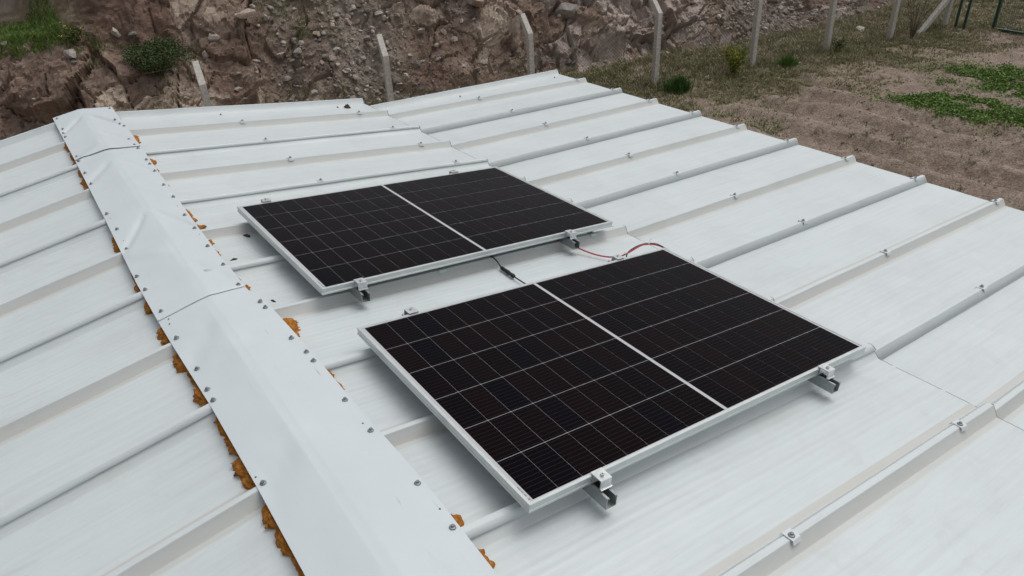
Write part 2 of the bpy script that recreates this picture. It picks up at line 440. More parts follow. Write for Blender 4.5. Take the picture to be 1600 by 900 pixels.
def roof_sheet(fn, ribs, a0, a1, seed, micro, hbase, edge_far=False, dark_edge=False, flap=True):
    """one sheet from its far rib to its near rib; ribs far to near, the near one laps over the next sheet"""
    prof = []                        # (rib index in list, next index, fraction, offset, height, dust)
    def rib(i, first, last):
        lapd = 0.18 if (first or last) else 1.0
        up = 0.0035 if last else 0.0
        if not first:
            prof.append((i, i, 0, HB + .002, -RIB_H, 0.45 * lapd)); prof.append((i, i, 0, HT + .003, -.003 + up, 0.15)); prof.append((i, i, 0, HT, up, 0.05))
        else:
            if edge_far:
                prof.append((i, i, 0, HT, -0.02, 0.1)); prof.append((i, i, 0, HT, 0, 0.05))
            else:
                prof.append((i, i, 0, HB, -RIB_H, 0.1)); prof.append((i, i, 0, HT, 0, 0.05))
        prof.append((i, i, 0, 0, up + .0004, 0.0))
        prof.append((i, i, 0, -HT, up, 0.1))
        if last:
            if flap:                 # the lapping edge stands off the rib below it
                prof.append((i, i, 0, -HT - .0195, up - .0125, 0.0))
            else:
                prof.append((i, i, 0, -HT - .002, up - .004, 0.15)); prof.append((i, i, 0, -HB - .0035, up - .0380, 0.35))
        else:
            prof.append((i, i, 0, -HT - .002, -.004, 0.55 * lapd)); wd = .013 if (first and flap and not edge_far) else 0.0
            prof.append((i, i, 0, -HB - .001 - wd, -RIB_H + .002, 0.75 * lapd)); prof.append((i, i, 0, -HB - .004 - wd, -RIB_H, 0.62 * lapd))
    def pan(i, j):
        n = 12
        pts = [(i, -HB - .022, 0.30)] + [None] * 0
        dn = 0.55 if not _lap(ribs[i]) else 0.12
        prof.append((i, i, 0, -HB - .022, -RIB_H, dn)); prof.append((i, i, 0, -HB - .026, -RIB_H, dn * .3)); prof.append((i, i, 0, -HB - .036, -RIB_H, 0.0))
        for k in range(n * 4 + 1):
            f = k / (n * 4.0)
            prof.append((i, j, f, 0, -RIB_H + micro * 0.5 * (1 - math.cos(2 * math.pi * f * n)) * (0.35 + 0.65 * _h1(seed * 31 + int(f * n))), 0.0))
        df = 0.75 if not _lap(ribs[j]) else 0.15
        prof.append((j, j, 0, HB + .036, -RIB_H, 0.0)); prof.append((j, j, 0, HB + .032, -RIB_H, df * .4)); prof.append((j, j, 0, HB + .029, -RIB_H, df)); prof.append((j, j, 0, HB + .010, -RIB_H, df))
    for q in range(len(ribs)):
        rib(q, q == 0, q == len(ribs) - 1 and len(ribs) > 1)
        if q < len(ribs) - 1: pan(q, q + 1)
    na = 56
    A = np.linspace(a0, a1 - .0035, na - 1); A = np.append(A, a1)
    V, UV, D = [], [], []
    yv = []
    for ai, a in enumerate(A):
        t = (a - a0) / (a1 - a0)
        yy = [rib_y(r, t) for r in ribs]
        for (i, j, f, off, h, d) in prof:
            if i == j: y = yy[i] + off
            else:
                y0, y1 = yy[i] - HB - .036, yy[j] + HB + .036
                y = y0 + (y1 - y0) * f
            yv.append((a, y, h, d))
    yv = np.array(yv)
    a, y, h, d = yv.T
    wob = (fbm(a * 2.3 + seed, y * 3.1, 5 + seed, 3) - .5) * 0.0045 + (fbm(a * 9 + seed, y * 5, 9 + seed, 2) - .5) * 0.0012
    h = h + wob + hbase
    V = np.array([fn(p, q, r) for p, q, r in zip(a, y, h)])
    n = len(prof)
    idx = np.arange(na * n).reshape(na, n)
    F = np.stack([idx[:-1, :-1], idx[1:, :-1], idx[1:, 1:], idx[:-1, 1:]], -1).reshape(-1, 4)
    if np.cross(V[F[0, 1]] - V[F[0, 0]], V[F[0, 2]] - V[F[0, 0]])[2] < 0 and False: pass
    me = mesh('roof_sheet', V, F, M_ROOF, False, np.stack([a + seed * 3.7, y], 1))
    if dark_edge:                     # dark, randomly broken strip along the cut edge at the lower end
        me.materials.append(M_DARK_EDGE)
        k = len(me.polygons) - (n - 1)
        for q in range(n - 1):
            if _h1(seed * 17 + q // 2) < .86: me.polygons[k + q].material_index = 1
    # every sheet faces up
    import bmesh
    bm = bmesh.new(); bm.from_mesh(me)
    if sum(f.normal.z for f in bm.faces) < 0: bmesh.ops.reverse_faces(bm, faces=bm.faces)
    bm.to_mesh(me); bm.free()
    at = me.attributes.new('dust', 'FLOAT', 'POINT'); at.data.foreach_set('value', d.astype(np.float32))
    me.polygons.foreach_set('use_smooth', [True] * len(me.polygons))
    try: me.set_sharp_from_angle(angle=math.radians(24))
    except Exception: pass
    o = link_obj('roof_sheet', me, building, True)
    s = o.modifiers.new('gauge', 'SOLIDIFY'); s.thickness = 0.0022; s.offset = -1.0
    return o
def _h1(i): return (math.sin(i * 127.1 + 3.3) * 43758.5453) % 1.0

def screw_mesh(dark=False):
    b = MB()
    b.lathe([(0.0105, 0), (0.0105, 0.0018), (0.0088, 0.0038), (0.0065, 0.0045)], n=14)
    b.lathe([(0.0058, 0.0040), (0.0058, 0.0092), (0.0048, 0.0104)], n=6)
    return b.me('screw', M_ZINC)
ME_SCREW = screw_mesh()
def saddle_mesh():
    b = MB()
    t = 0.0016
    b.ribbon([(-0.0235, -0.011), (-0.0175, 0.0012), (0.0175, 0.0012), (0.0235, -0.011)], -0.019, 0.019, t)
    return b.me('saddle_washer', M_SADDLE)
ME_SADDLE = saddle_mesh()

def frame_on(fn, a, y, h, spin=0.0):
    o = Vector(fn(a, y, h)); ex = (Vector(fn(a + .01, y, h)) - o).normalized(); ey = Vector((0, 1, 0)); ez = ex.cross(ey)
    if ez.z < 0: ex = -ex; ez = -ez
    m = Matrix(((ex.x, ey.x, ez.x, o.x), (ex.y, ey.y, ez.y, o.y), (ex.z, ey.z, ez.z, o.z), (0, 0, 0, 1)))
    return m @ Matrix.Rotation(spin, 4, 'Z')

def place_fixings(sheet, fn, ribs, spots, a0, a1, hbase, skip=()):
    for r in ribs:
        if r[0] == 0:
            for a in spots:
                t = (a - a0) / (a1 - a0)
                link_obj('screw', ME_SCREW, sheet, True, frame_on(fn, a - .05, rib_y(r, t) - 0.14, hbase - RIB_H + .002, random.random()))
            continue
        for a in spots:
            if (r[0], round(a, 2)) in skip: continue
            a_ = a + random.uniform(-.012, .012)
            t = (a_ - a0) / (a1 - a0)
            up = 0.0042 if r[3] else 0.001
            m = frame_on(fn, a_, rib_y(r, t), hbase + up)
            link_obj('saddle_washer', ME_SADDLE, sheet, True, m @ Matrix.Rotation(random.uniform(-.12, .12), 4, 'Z'))
            link_obj('screw', ME_SCREW, sheet, True, m @ Matrix.Translation((random.uniform(-.003, .003), random.uniform(-.003, .003), 0.003)) @ Matrix.Rotation(random.random() * 3, 4, 'Z') @ Matrix.Rotation(random.uniform(-.12, .12), 4, 'X'))

def lay_slope(fn, R, a0, a1, spots, micro, hbase, seed0, dark_end=False):
    laps = [0] + [k for k, r in enumerate(R) if r[3]]
    for q in range(len(laps) - 1):
        ribs = R[laps[q]:laps[q + 1] + 1]
        s = roof_sheet(fn, ribs, a0, a1, seed0 + q, micro, hbase, edge_far=(q == 0), dark_edge=dark_end, flap=fn is not S2)
        own = ribs[0:1] if q == 0 else []
        place_fixings(s, fn, own + ribs[1:], spots, a0, a1, hbase)
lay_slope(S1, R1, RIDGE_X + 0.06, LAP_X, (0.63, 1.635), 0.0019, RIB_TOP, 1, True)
lay_slope(SL, RL, 0.06, 2.60, (1.03, 2.03), 0.0020, 0.0, 20)
lay_slope(S2, R2, -0.16, 2.300, (0.972, 2.205), 0.0010, 0.0, 40)

# insulation cores below the sheets, and the walls
def core(fn, a0, a1, y0, y1, h0, h1):
    c = [fn(a, y, h) for h in (h0, h1) for a, y in ((a0, y0), (a1, y0), (a1, y1), (a0, y1))]
    b = MB(); b.add(c, [(3, 2, 1, 0), (4, 5, 6, 7), (0, 1, 5, 4), (1, 2, 6, 5), (2, 3, 7, 6), (3, 0, 4, 7)])
    return b.build('insulation_core', M_CORE, building, keep=True)
core(S1, RIDGE_X + .07, 1.70, -1.98, 5.08, RIB_TOP - .12, RIB_TOP - RIB_H - .006)
core(SL, 0.07, 2.56, -1.98, 5.28, -.10, -RIB_H - .006)
core(S2, -0.15, 2.22, -2.0, 4.88, -.10, -RIB_H - .006)
def wall(x0, x1, y0, y1, ztop0, ztop1):
    b = MB()
    z = GROUND_Z - .05
    b.add([(x0, y0, z), (x1, y0, z), (x1, y1, z), (x0, y1, z), (x0, y0, ztop0), (x1, y0, ztop1), (x1, y1, ztop1), (x0, y1, ztop0)],
          [(3, 2, 1, 0), (4, 5, 6, 7), (0, 1, 5, 4), (1, 2, 6, 5), (2, 3, 7, 6), (3, 0, 4, 7)])
    b.build('wall', M_WALL, building, keep=True)
_ex, _, _ez = S2(2.10, 0, -.115)
_llx, _, _llz = SL(2.42, 0, -.115)
wall(_ex - .06, _ex, -2.0, 4.80, _ez - .004, _ez - .006)
wall(_llx, _llx + .06, -2.0, 4.80, _llz - .004, _llz)
_cx, _, _cz = S1(RIDGE_X, 0, RIB_TOP - .115); _bx, _, _bz = S1(1.72, 0, RIB_TOP - .115)
for yy in (4.74, -2.0):
    wall(_llx + .062, _cx, yy, yy + .06, _llz, _cz - .01)
    wall(_cx + .002, _bx, yy, yy + .06, _cz - .01, _bz - .01)
    wall(_bx + .002, _ex - .062, yy, yy + .06, _bz - .03, _ez - .004)

# ------------------------------------------------------------------ ridge cap: three folded flashings, each lapping over the next
RW = [(-2.1, .225), (-.1, .225), (.31, .235), (.81, .222), (1.27, .216), (1.62, .205), (1.78, .172), (2.2, .166), (2.75, .172), (3.4, .186), (4.06, .200), (4.3, .206), (4.8, .218), (5.2, .222), (5.6, .226)]
LW = [(-2.1, .182), (.21, .182), (.58, .182), (1.06, .188), (1.53, .205), (1.78, .212), (2.2, .218), (3.1, .210), (4.27, .206), (5.0, .207), (5.6, .206)]
def lerp_tab(tab, y): return np.interp(y, [p[0] for p in tab], [p[1] for p in tab])
# dents: (side, y at the edge, y at the apex, depth, half width)
DENTS = [(-1, 4.95, 5.30, -.009, .040), (1, 4.86, 5.30, -.008, .035), (1, 4.42, 4.75, -.007, .05), (1, 4.98, 5.32, .006, .05), (-1, 4.2, 4.40, .004, .06),
         (-1, 3.72, 4.02, -.006, .05), (1, 3.60, 4.05, -.005, .06), (-1, 2.55, 2.98, -.008, .035), (1, 2.60, 2.98, -.006, .05), (-1, 2.50, 2.36, .006, .045),
         (-1, 1.35, 1.60, -.004, .08), (1, 1.22, 1.42, -.004, .06), (1, .62, .75, -.0035, .07), (-1, .55, .70, -.004, .09), (1, .2, .42, .003, .08), (1, 1.9, 2.2, -.004, .07), (1, 3.1, 3.4, .004, .06)]
def cap_height(y, f, side):
    z = np.zeros_like(y)
    for (s, ye, ya, d, w) in DENTS:
        line = ya + (ye - ya) * f
        k = 1.5 * d * np.exp(-((y - line) / w) ** 2) * np.clip(f * 3.0, 0.10, 1) * np.clip((1.06 - f) * 4, 0.3, 1)
        z = z + np.where(side == s, k, 0)
    z = z + (fbm(y * 3.0, f * 1.5 + side * 4, 77, 3) - .5) * .005
    return z
def ridge_cap(y0, y1, lift_near, lift_far, seed, skew=0.0):
    ny = int((y1 - y0) / 0.022) + 2
    ff = np.concatenate([-np.linspace(1, 0, 19)[:-1], np.linspace(0, 1, 19)])
    Y = np.linspace(y1, y0, ny)
    n = len(ff)
    yy = np.repeat(Y, n); f = np.tile(ff, ny); t = np.repeat(np.linspace(0, 1, ny), n)
    side = np.where(f >= 0, 1, -1); g = np.abs(f)
    yy = yy + skew * f * t ** 6
    w = np.where(side > 0, lerp_tab(RW, yy), lerp_tab(LW, yy))
    sd = g * w
    h = 0.006 + cap_height(yy, g, side) + lift_near * t ** 12 * (1 + 0.6 * (1 - g)) + lift_far * (1 - t) ** 12
    h = h - 0.0035 * np.exp(-(sd / 0.008) ** 2)                    # the fold is rounded
    V = [S1(RIDGE_X + q, y, RIB_TOP + k) if m > 0 else SL(q, y, k) for q, y, k, m in zip(sd, yy, h, side)]
    UV = list(zip(f * w, yy))
    V2, UV2 = [], []
    for iy in range(ny):
        row = V[iy * n:(iy + 1) * n]
        a, b = Vector(row[0]), Vector(row[-1])
        V2.append(a + Vector((0.001, 0, -0.009))); V2 += row; V2.append(b + Vector((-0.001, 0, -0.009)))
        u = UV[iy * n:(iy + 1) * n]; UV2.append(u[0]); UV2 += u; UV2.append(u[-1])
    n += 2
    idx = np.arange(ny * n).reshape(ny, n)
    F = np.stack([idx[:-1, :-1], idx[1:, :-1], idx[1:, 1:], idx[:-1, 1:]], -1).reshape(-1, 4)
    me = mesh('ridge_cap', V2, F, M_CAP, True, UV2)
    me.set_sharp_from_angle(angle=math.radians(50))
    o = link_obj('ridge_cap', me, building, True)
    s = o.modifiers.new('gauge', 'SOLIDIFY'); s.thickness = 0.0016; s.offset = -1
    return o
CAPS = [(ridge_cap(4.235, 5.49, 0.0045, 0.0, 1, 0.0), 4.24, 9), (ridge_cap(1.795, 4.30, 0.0015, -0.003, 2, 0.02), 1.80, 4.24), (ridge_cap(-2.0, 1.86, 0.0, -0.003, 3), -9, 1.80)]
CAP_R = [(0.202, 5.42), (0.175, 5.016), (0.191, 4.926), (0.203, 4.819), (0.171, 4.467), (0.174, 4.275), (0.181, 4.19), (0.175, 3.893), (0.176, 3.794), (0.175, 3.648), (0.162, 3.345), (0.162, 3.105), (0.15, 2.798), (0.15, 2.593), (0.146, 2.328), (0.15, 2.076), (0.149, 1.841), (0.18, 1.637), (0.182, 1.577), (0.189, 1.288), (0.2, 1.158), (0.2, 1.086), (0.2, 0.799), (0.205, 0.605), (0.212, 0.301), (0.21, 0.096), (.208, -.42), (.208, -.92)]
CAP_L = [(0.18, 5.413), (0.179, 5.078), (0.19, 4.986), (0.189, 4.852), (0.185, 4.31), (0.188, 4.2), (0.188, 3.925), (0.187, 3.697), (0.189, 3.128), (0.181, 2.868), (0.186, 2.605), (0.203, 2.247), (0.198, 2.089), (0.183, 1.842), (0.18, 1.585), (0.169, 1.32), (0.172, 1.164), (0.172, 1.088), (0.162, 0.591), (.165, .1), (.165, -.42)]
def cap_of(y):
    for o, a, b in CAPS:
        if a <= y < b: return o
for s, y in CAP_R:
    h = 0.0065 + float(cap_height(np.array([y]), np.array([s / float(lerp_tab(RW, y))]), np.array([1]))[0])
    link_obj('screw', ME_SCREW, cap_of(y), True, frame_on(S1, RIDGE_X + s, y, RIB_TOP + h, random.random() * 3))
for s, y in CAP_L:
    h = 0.0065 + float(cap_height(np.array([y]), np.array([s / float(lerp_tab(LW, y))]), np.array([-1]))[0])
    link_obj('screw', ME_SCREW, cap_of(y), True, frame_on(SL, s, y, h, random.random() * 3))

b = MB(); b.lathe([(.0032, 0), (.0032, .0006)], n=10); ME_HOLE = b.me('empty_screw_hole', M_INK)
for fn, tab, s, y in [(SL, LW, .172, 1.755), (SL, LW, .178, 1.715), (S1, RW, .190, 1.655), (S1, RW, .200, .655), (S1, RW, .215, .175), (SL, LW, .172, .63), (S1, RW, .150, 2.50), (SL, LW, .185, 3.05), (S1, RW, .150, 2.96), (SL, LW, .180, 2.70)]:
    sg = 1 if fn is S1 else -1
    h = 0.0061 + float(cap_height(np.array([y]), np.array([s / float(lerp_tab(tab, y))]), np.array([sg]))[0])
    link_obj('empty_screw_hole', ME_HOLE, cap_of(y), True, frame_on(fn, (RIDGE_X + s) if sg > 0 else s, y, (RIB_TOP if sg > 0 else 0) + h))
# foam squeezed out under both edges of the cap
def foam(fn, tab, side, ya, yb, reach, seed, a_off):
    y0, y1 = min(ya, yb), max(ya, yb)
    ny = max(7, int((y1 - y0) / 0.008)); nc = 12
    f = np.repeat(np.linspace(0, 1, ny + 1), nc + 1); g = np.tile(np.linspace(0, 1, nc + 1), ny + 1); k = g * nc
    y = y0 + (y1 - y0) * f
    w0 = lerp_tab(tab, y)
    env = np.clip(np.minimum(f, 1 - f) * 5, 0, 1) ** 0.6
    r = reach * env * (0.15 + 1.05 * fbm(y * 26.0 + seed, np.full_like(y, seed * 3.1), seed, 3))
    top = 0.027 * env * (0.6 + 0.5 * vnoise(y * 40, y * 0 + seed, seed + 1)) + .002
    n1 = fbm(y * 70.0, k * 0.5 + seed, seed + 3, 2) - .5
    th = g * math.pi / 2
    rr = r * np.sin(th) * (1 + 0.9 * n1); hh = top * np.cos(th) ** 0.7 * (1 + 0.7 * n1)
    a = w0 - 0.035 + 0.035 * np.clip(g * 4, 0, 1) + rr - 0.003
    yj = y + 0.008 * (vnoise(y * 60.0 + 5, k * 0.9, seed + 9) - .5)
    V = [fn(a_off + p, q, -RIB_H + max(0.0002, z)) for p, q, z in zip(a, yj, hh)]
    idx = np.arange((ny + 1) * (nc + 1)).reshape(ny + 1, nc + 1)
    F = np.stack([idx[:-1, :-1], idx[1:, :-1], idx[1:, 1:], idx[:-1, 1:]], -1).reshape(-1, 4)
    if side < 0: F = F[:, ::-1]
    link_obj('sealing_foam', mesh('sealing_foam', V, F, M_FOAM, True), building, True)
FOAM_L = [(4.79, 4.62, .030), (4.56, 4.38, .035), (4.30, 4.24, .04), (4.12, 3.95, .04), (3.95, 3.69, .05), (2.89, 2.66, .045), (2.37, 2.27, .02), (2.25, 2.14, .035), (2.05, 1.94, .035), (1.78, 1.64, .055), (1.545, 1.40, .062), (1.40, 1.34, .018), (1.33, 1.27, .03), (1.25, 1.13, .05), (1.04, .92, .032), (.93, .80, .036), (.80, .63, .065), (.55, .30, .042), (.32, .18, .035), (0.0, -.3, .04)]
FOAM_R = [(5.28, 5.05, .018), (5.02, 4.9, .016), (4.66, 4.45, .05), (4.06, 3.90, .035), (3.88, 3.66, .022), (3.5, 3.36, .02), (2.98, 2.76, .040), (2.70, 2.64, .05), (2.48, 2.42, .045), (2.38, 2.24, .022), (2.0, 1.93, .03), (1.90, 1.84, .045), (1.76, 1.65, .026), (1.52, 1.34, .055), (1.33, 1.28, .02), (1.08, .98, .028), (.97, .88, .024), (.18, .10, .040), (.03, -.06, .042), (-.1, -.16, .02), (-.5, -.7, .04)]
for k, (a, b, r) in enumerate(FOAM_L): foam(lambda s, y, h: SL(s, y, h), LW, -1, a, b, r * .82, 100 + k, 0.0)
for k, (a, b, r) in enumerate(FOAM_R): foam(lambda s, y, h: S1(s, y, RIB_TOP + h), RW, 1, a, b, r * 1.2, 200 + k, RIDGE_X)

# ------------------------------------------------------------------ solar panels
PL, PW, PT = 1.722, 1.134, 0.030
def solar_frame_mesh():
    prof = [(0, -.0006), (.0006, 0), (.0104, 0), (.011, -.0006), (.011, -.005), (.002, -.005), (.002, -.028), (.028, -.028), (.028, -.030), (0, -.030), (0, -.0225), (.0014, -.0215), (.0014, -.0125), (0, -.0115)]
    corners = [(0, 0, 1, 1), (PL, 0, -1, 1), (PL, PW, -1, -1), (0, PW, 1, -1)]
    V = []
    for cx, cy, sx, sy in corners:
        for i, z in prof: V.append((cx + sx * i, cy + sy * i, z))
    n = len(prof); F = []
    for c in range(4):
        d = (c + 1) % 4
        for k in range(n):
            l = (k + 1) % n
            F.append((c * n + k, c * n + l, d * n + l, d * n + k))
    me = mesh('frame', V, F, M_ALU)
    return me
CELL_L, CELL_W = 0.0913, 0.1822
def cell_mesh():
    c = 0.0012; x, y = CELL_L / 2, CELL_W / 2
    ring = [(-x + c, -y), (x - c, -y), (x, -y + c), (x, y - c), (x - c, y), (-x + c, y), (-x, y - c), (-x, -y + c)]
    V = [(a, b, 0) for a, b in ring] + [(a, b, -0.0003) for a, b in ring]
    F = [tuple(range(8))] + [(i, i + 8, (i + 1) % 8 + 8, (i + 1) % 8) for i in range(8)]
    return mesh('solar_cell', V, F, M_CELL)
ME_FRAME, ME_CELL = solar_frame_mesh(), cell_mesh()
def lam_mesh():
    b = MB(); b.box(.0022, PL - .0022, .0022, PW - .0022, -.0049, -.0020); return b.me('laminate', M_BACK)
ME_LAM = lam_mesh()
def serial_mesh():
    b = MB()
    for k in range(16):
        if k in (4, 9): continue
        b.box(.0135, .0172, .036 + k * .0028, .036 + k * .0028 + random.uniform(.0010, .0022), -.0020, -.00195)
    b.box(.0130, .0150, .020, .027, -.0020, -.00195); b.box(.0158, .0180, .019, .025, -.0020, -.00195)
    return b.me('serial_label', M_INK)
ME_SERIAL = serial_mesh()
def solar_panel(M, label):
    t = empty('solar_panel', mat=M)
    tag(t, label, 'solar panel', 'solar panels on the roof')
    link_obj('frame', ME_FRAME, t)
    lam = link_obj('laminate', ME_LAM, t)
    link_obj('serial_label', ME_SERIAL, t)
    mx, my, mid = 0.0235, 0.0150, 0.0150
    px = (PL - 2 * mx - mid) / 18.0; py = (PW - 2 * my) / 6.0
    for i in range(18):
        for j in range(6):
            x = mx + (i + .5) * px + (mid if i >= 9 else 0); y = my + (j + .5) * py
            link_obj('solar_cell', ME_CELL, lam, False, Matrix.Translation((x, y, -0.0016)))
    return t
M_NEAR = M_PANEL.copy()
M_FAR = M_PANEL @ Matrix.Translation((0.0083, 1.5066, 0)) @ Matrix.Rotation(0.0179, 4, 'Z')
solar_panel(M_NEAR, 'nearer and larger-looking of the two black solar panels with silver frame')
solar_panel(M_FAR, 'farther of the two black solar panels, closer to the rock bank')

# mounting rails with end clamps
def channel_mesh(L):
    w, h, t, lip, ret = .0205, .041, .0024, .0085, .007
    # closed C profile (x,z), open at the top with inturned lips
    out = [(-w + lip, -ret), (-w + lip, 0), (-w, 0), (-w, -h), (w, -h), (w, 0), (w - lip, 0), (w - lip, -ret)]
    inn = [(w - lip + t, -ret), (w - lip + t, -t), (w - t, -t), (w - t, -h + t), (-w + t, -h + t), (-w + t, -t), (-w + lip - t, -t), (-w + lip - t, -ret)]
    ring = out + inn; m = len(ring)
    V = [(x, 0, z) for x, z in ring] + [(x, L, z) for x, z in ring]
    F = [(i, (i + 1) % m, (i + 1) % m + m, i + m) for i in range(m)]
    for i in range(7):
        F.append((i + 1, i, 15 - i, 14 - i)); F.append((m + i, m + i + 1, m + 14 - i, m + 15 - i))
    return mesh('channel', V, F, M_RAIL)
RAIL_L = PW + 0.075 + 0.065
ME_CH = channel_mesh(RAIL_L)
def clamp_mesh():
    b = MB()
    b.ribbon([(0.0095, 0.0004), (-0.0025, 0.0004), (-0.036, 0.0004), (-0.0362, -0.0285), (-0.0455, -0.0290), (-0.0460, -0.0262)], -0.0215, 0.0215, -0.0030)
    b.ribbon([(-0.0048, -0.0010), (-0.0048, -0.0285)], -0.0215, 0.0215, 0.0022)
    return b.me('end_clamp', M_CLAMP)
def bolt_mesh():
    b = MB()
    b.lathe([(0.0095, 0.0), (0.0095, 0.0014), (0.0085, 0.0018)], n=16)
    b.lathe([(0.0066, 0.0018), (0.0066, 0.0085), (0.0058, 0.0095), (0.0036, 0.0095), (0.0034, 0.0045)], n=16)
    return b.me('bolt', M_CLAMP)
ME_CLAMP, ME_BOLT = clamp_mesh(), bolt_mesh()
def rail(M, x, label):
    t = empty('mounting_rail', mat=M @ Matrix.Translation((x, -0.075, -PT - 0.0005)))
    tag(t, label, 'rail', 'mounting rails under the solar panels')
    link_obj('channel', ME_CH, t)
    for near in (1, 0):
        m = Matrix.Translation((0, 0.075, PT + .004)) if near else Matrix.Translation((0, 0.075 + PW, PT + .004)) @ Matrix.Rotation(math.pi, 4, 'Z')
        m = m @ Matrix.Translation((random.uniform(-.004, .004), 0, 0))
        c = link_obj('end_clamp', ME_CLAMP, t, False, m)
        link_obj('bolt', ME_BOLT, c, False, Matrix.Translation((0, -0.019, 0.0006)))
rail(M_NEAR, 0.250, 'steel channel rail ending below the bottom left corner of the nearer solar panel')
rail(M_NEAR, 1.410, 'steel channel rail ending near the right corner of the nearer solar panel')
rail(M_FAR, 0.168, 'steel channel rail ending below the left half of the farther solar panel')
rail(M_FAR, 1.395, 'steel channel rail by the red cable under the right end of the farther solar panel')

# cables
def pp(x, y, h): return Vector(S1(x, y, h))
PAN = RIB_TOP - RIB_H
c = empty('black_cable', pp(0.90, 1.36, PAN))
tag(c, 'thin black cable with plug connector crossing the gap between the solar panels', 'cable')
def cab(name, pts, r, mat, parent, n=10):
    return MB_tube(name, catmull(pts, n), r, mat, parent)
def MB_tube(name, pts, r, mat, parent):
    b = MB(); b.tube(pts, r, 8); return b.build(name, mat, parent, True, True)
cab('cord', [pp(.915, 1.78, -.05), pp(.925, 1.68, -.054), pp(.932, 1.625, -.062), pp(.937, 1.565, -.0655), pp(.939, 1.525, -.076), pp(.939, 1.495, -.090), pp(.939, 1.47, -.0935)], .0036, M_BLACK, c)
cab('cord', [pp(.937, 1.380, -.094), pp(.937, 1.34, -.094), pp(.938, 1.27, -.092), pp(.938, 1.18, -.075), pp(.936, 1.05, -.055)], .0036, M_BLACK, c)
b = MB(); a0, a1 = pp(.939, 1.490, -.0935), pp(.937, 1.372, -.094)
d = a1 - a0; L = d.length
b.lathe([(.004, 0), (.0095, .004), (.0100, .030), (.0085, .033), (.0085, .040), (.0110, .043), (.0115, .066), (.0092, .072), (.0092, .092), (.0108, .096), (.0108, .112), (.004, L)], a0, 12, d)
b.build('connector', M_BLACK, c, True, True)
c = empty('red_cable', pp(1.5, 1.40, PAN))
tag(c, 'red cable leaving the farther solar panel and looping along the nearer one', 'cable')
cab('cord', [pp(1.33, 1.75, -.05), pp(1.36, 1.62, -.058), pp(1.40, 1.545, -.066), pp(1.435, 1.470, -.080), pp(1.475, 1.390, -.090), pp(1.515, 1.325, -.088), pp(1.550, 1.280, -.075), pp(1.580, 1.262, -.060), pp(1.62, 1.262, -.050), pp(1.665, 1.266, -.040), pp(1.71, 1.265, -.033), pp(1.755, 1.240, -.030), pp(1.782, 1.200, -.034), pp(1.792, 1.13, -.045), pp(1.790, 1.05, -.065), pp(1.76, .95, -.085), pp(1.60, .85, -.09)], .0040, M_RED, c)
c = empty('short_black_cable', pp(1.66, 1.26, PAN))
tag(c, 'short black cable arching beside the red one at the corner of the nearer solar panel', 'cable')
cab('cord', [pp(1.40, 1.02, -.085), pp(1.50, 1.14, -.085), pp(1.555, 1.225, -.072), pp(1.590, 1.262, -.060), pp(1.640, 1.276, -.047), pp(1.70, 1.274, -.034), pp(1.750, 1.250, -.027), pp(1.777, 1.215, -.029), pp(1.786, 1.14, -.042), pp(1.77, 1.05, -.06), pp(1.66, .93, -.08)], .0036, M_BLACK, c)
b = MB()
ctr = pp(1.738, 1.256, -.029)
b.lathe([(.0062, -.0025), (.0072, -.0025), (.0072, .0025), (.0062, .0025)], ctr, 14, (pp(1.75, 1.245, -.028) - pp(1.72, 1.262, -.030)))
b.tube([ctr + Vector((0, 0, .006)), ctr + Vector((.004, -.004, .022)), ctr + Vector((.007, -.010, .034))], .0013, 5)
tie = b.build('cable_tie', M_TIE)
tag(tie, 'small white nylon tie holding the red and black cables together', 'cable tie')
b = MB()
ctr = pp(1.575, 1.262, -.055)
b.lathe([(.0066, -.003), (.0076, -.003), (.0076, .003), (.0066, .003)], ctr, 14, pp(1.6, 1.262, -.05) - pp(1.55, 1.28, -.075))
tie2 = b.build('cable_tie', M_TIE)
tag(tie2, 'white nylon tie on the red cable beside the rear clamp', 'cable tie')

# small scraps lying on the roof
def scrap(name, fn, a, y, h, size, mat, label, cat, seed):
    r = np.random.default_rng(seed)
    V = []; n = 9; k = 4
    for i in range(k + 1):
        ph = (i / k) * math.pi / 2
        for j in range(n):
            th = 2 * math.pi * j / n; q = r.uniform(.55, 1.25)
            V.append((size[0] * math.cos(th) * math.cos(ph) * q, size[1] * math.sin(th) * math.cos(ph) * q, size[2] * math.sin(ph) * r.uniform(.6, 1.2)))
    F = [(i * n + j, i * n + (j + 1) % n, (i + 1) * n + (j + 1) % n, (i + 1) * n + j) for i in range(k) for j in range(n)]
    F.append(tuple(range(k * n, (k + 1) * n)))
    o = link_obj(name, mesh(name, V, F, mat), None, False, frame_on(fn, a, y, h, r.uniform(0, 3)))
    tag(o, label, cat)
hp = PAN + 0.001
scrap('mud_lump', S1, 1.665, 5.01, hp, (.035, .03, .03), M_MUD, 'dark lump of dirt near the far edge of the roof', 'dirt', 1)
scrap('mud_crumb', S1, .645, .05, hp + .004, (.011, .008, .006), M_MUD, 'tiny brown crumb below the long edge of the nearer solar panel', 'dirt', 2)
scrap('dry_leaf', S1, -.02, 2.475, hp, (.026, .013, .010), M_MUD, 'brown scrap lying beside the left corner of the farther solar panel', 'debris', 3)
scrap('black_scrap', S1, -.185, 2.135, hp + .035, (.017, .007, .008), M_DARKBIT, 'small black scrap at the ridge cap edge left of the farther solar panel', 'debris', 4)
scrap('black_scrap', S1, -.165, 1.635, hp + .035, (.016, .007, .007), M_DARKBIT, 'black scrap at the ridge cap edge just below the cap joint', 'debris', 5)
scrap('black_scrap', S1, -.155, 1.065, hp + .035, (.013, .007, .007), M_DARKBIT, 'black scrap at the ridge cap edge left of the nearer solar panel', 'debris', 6)
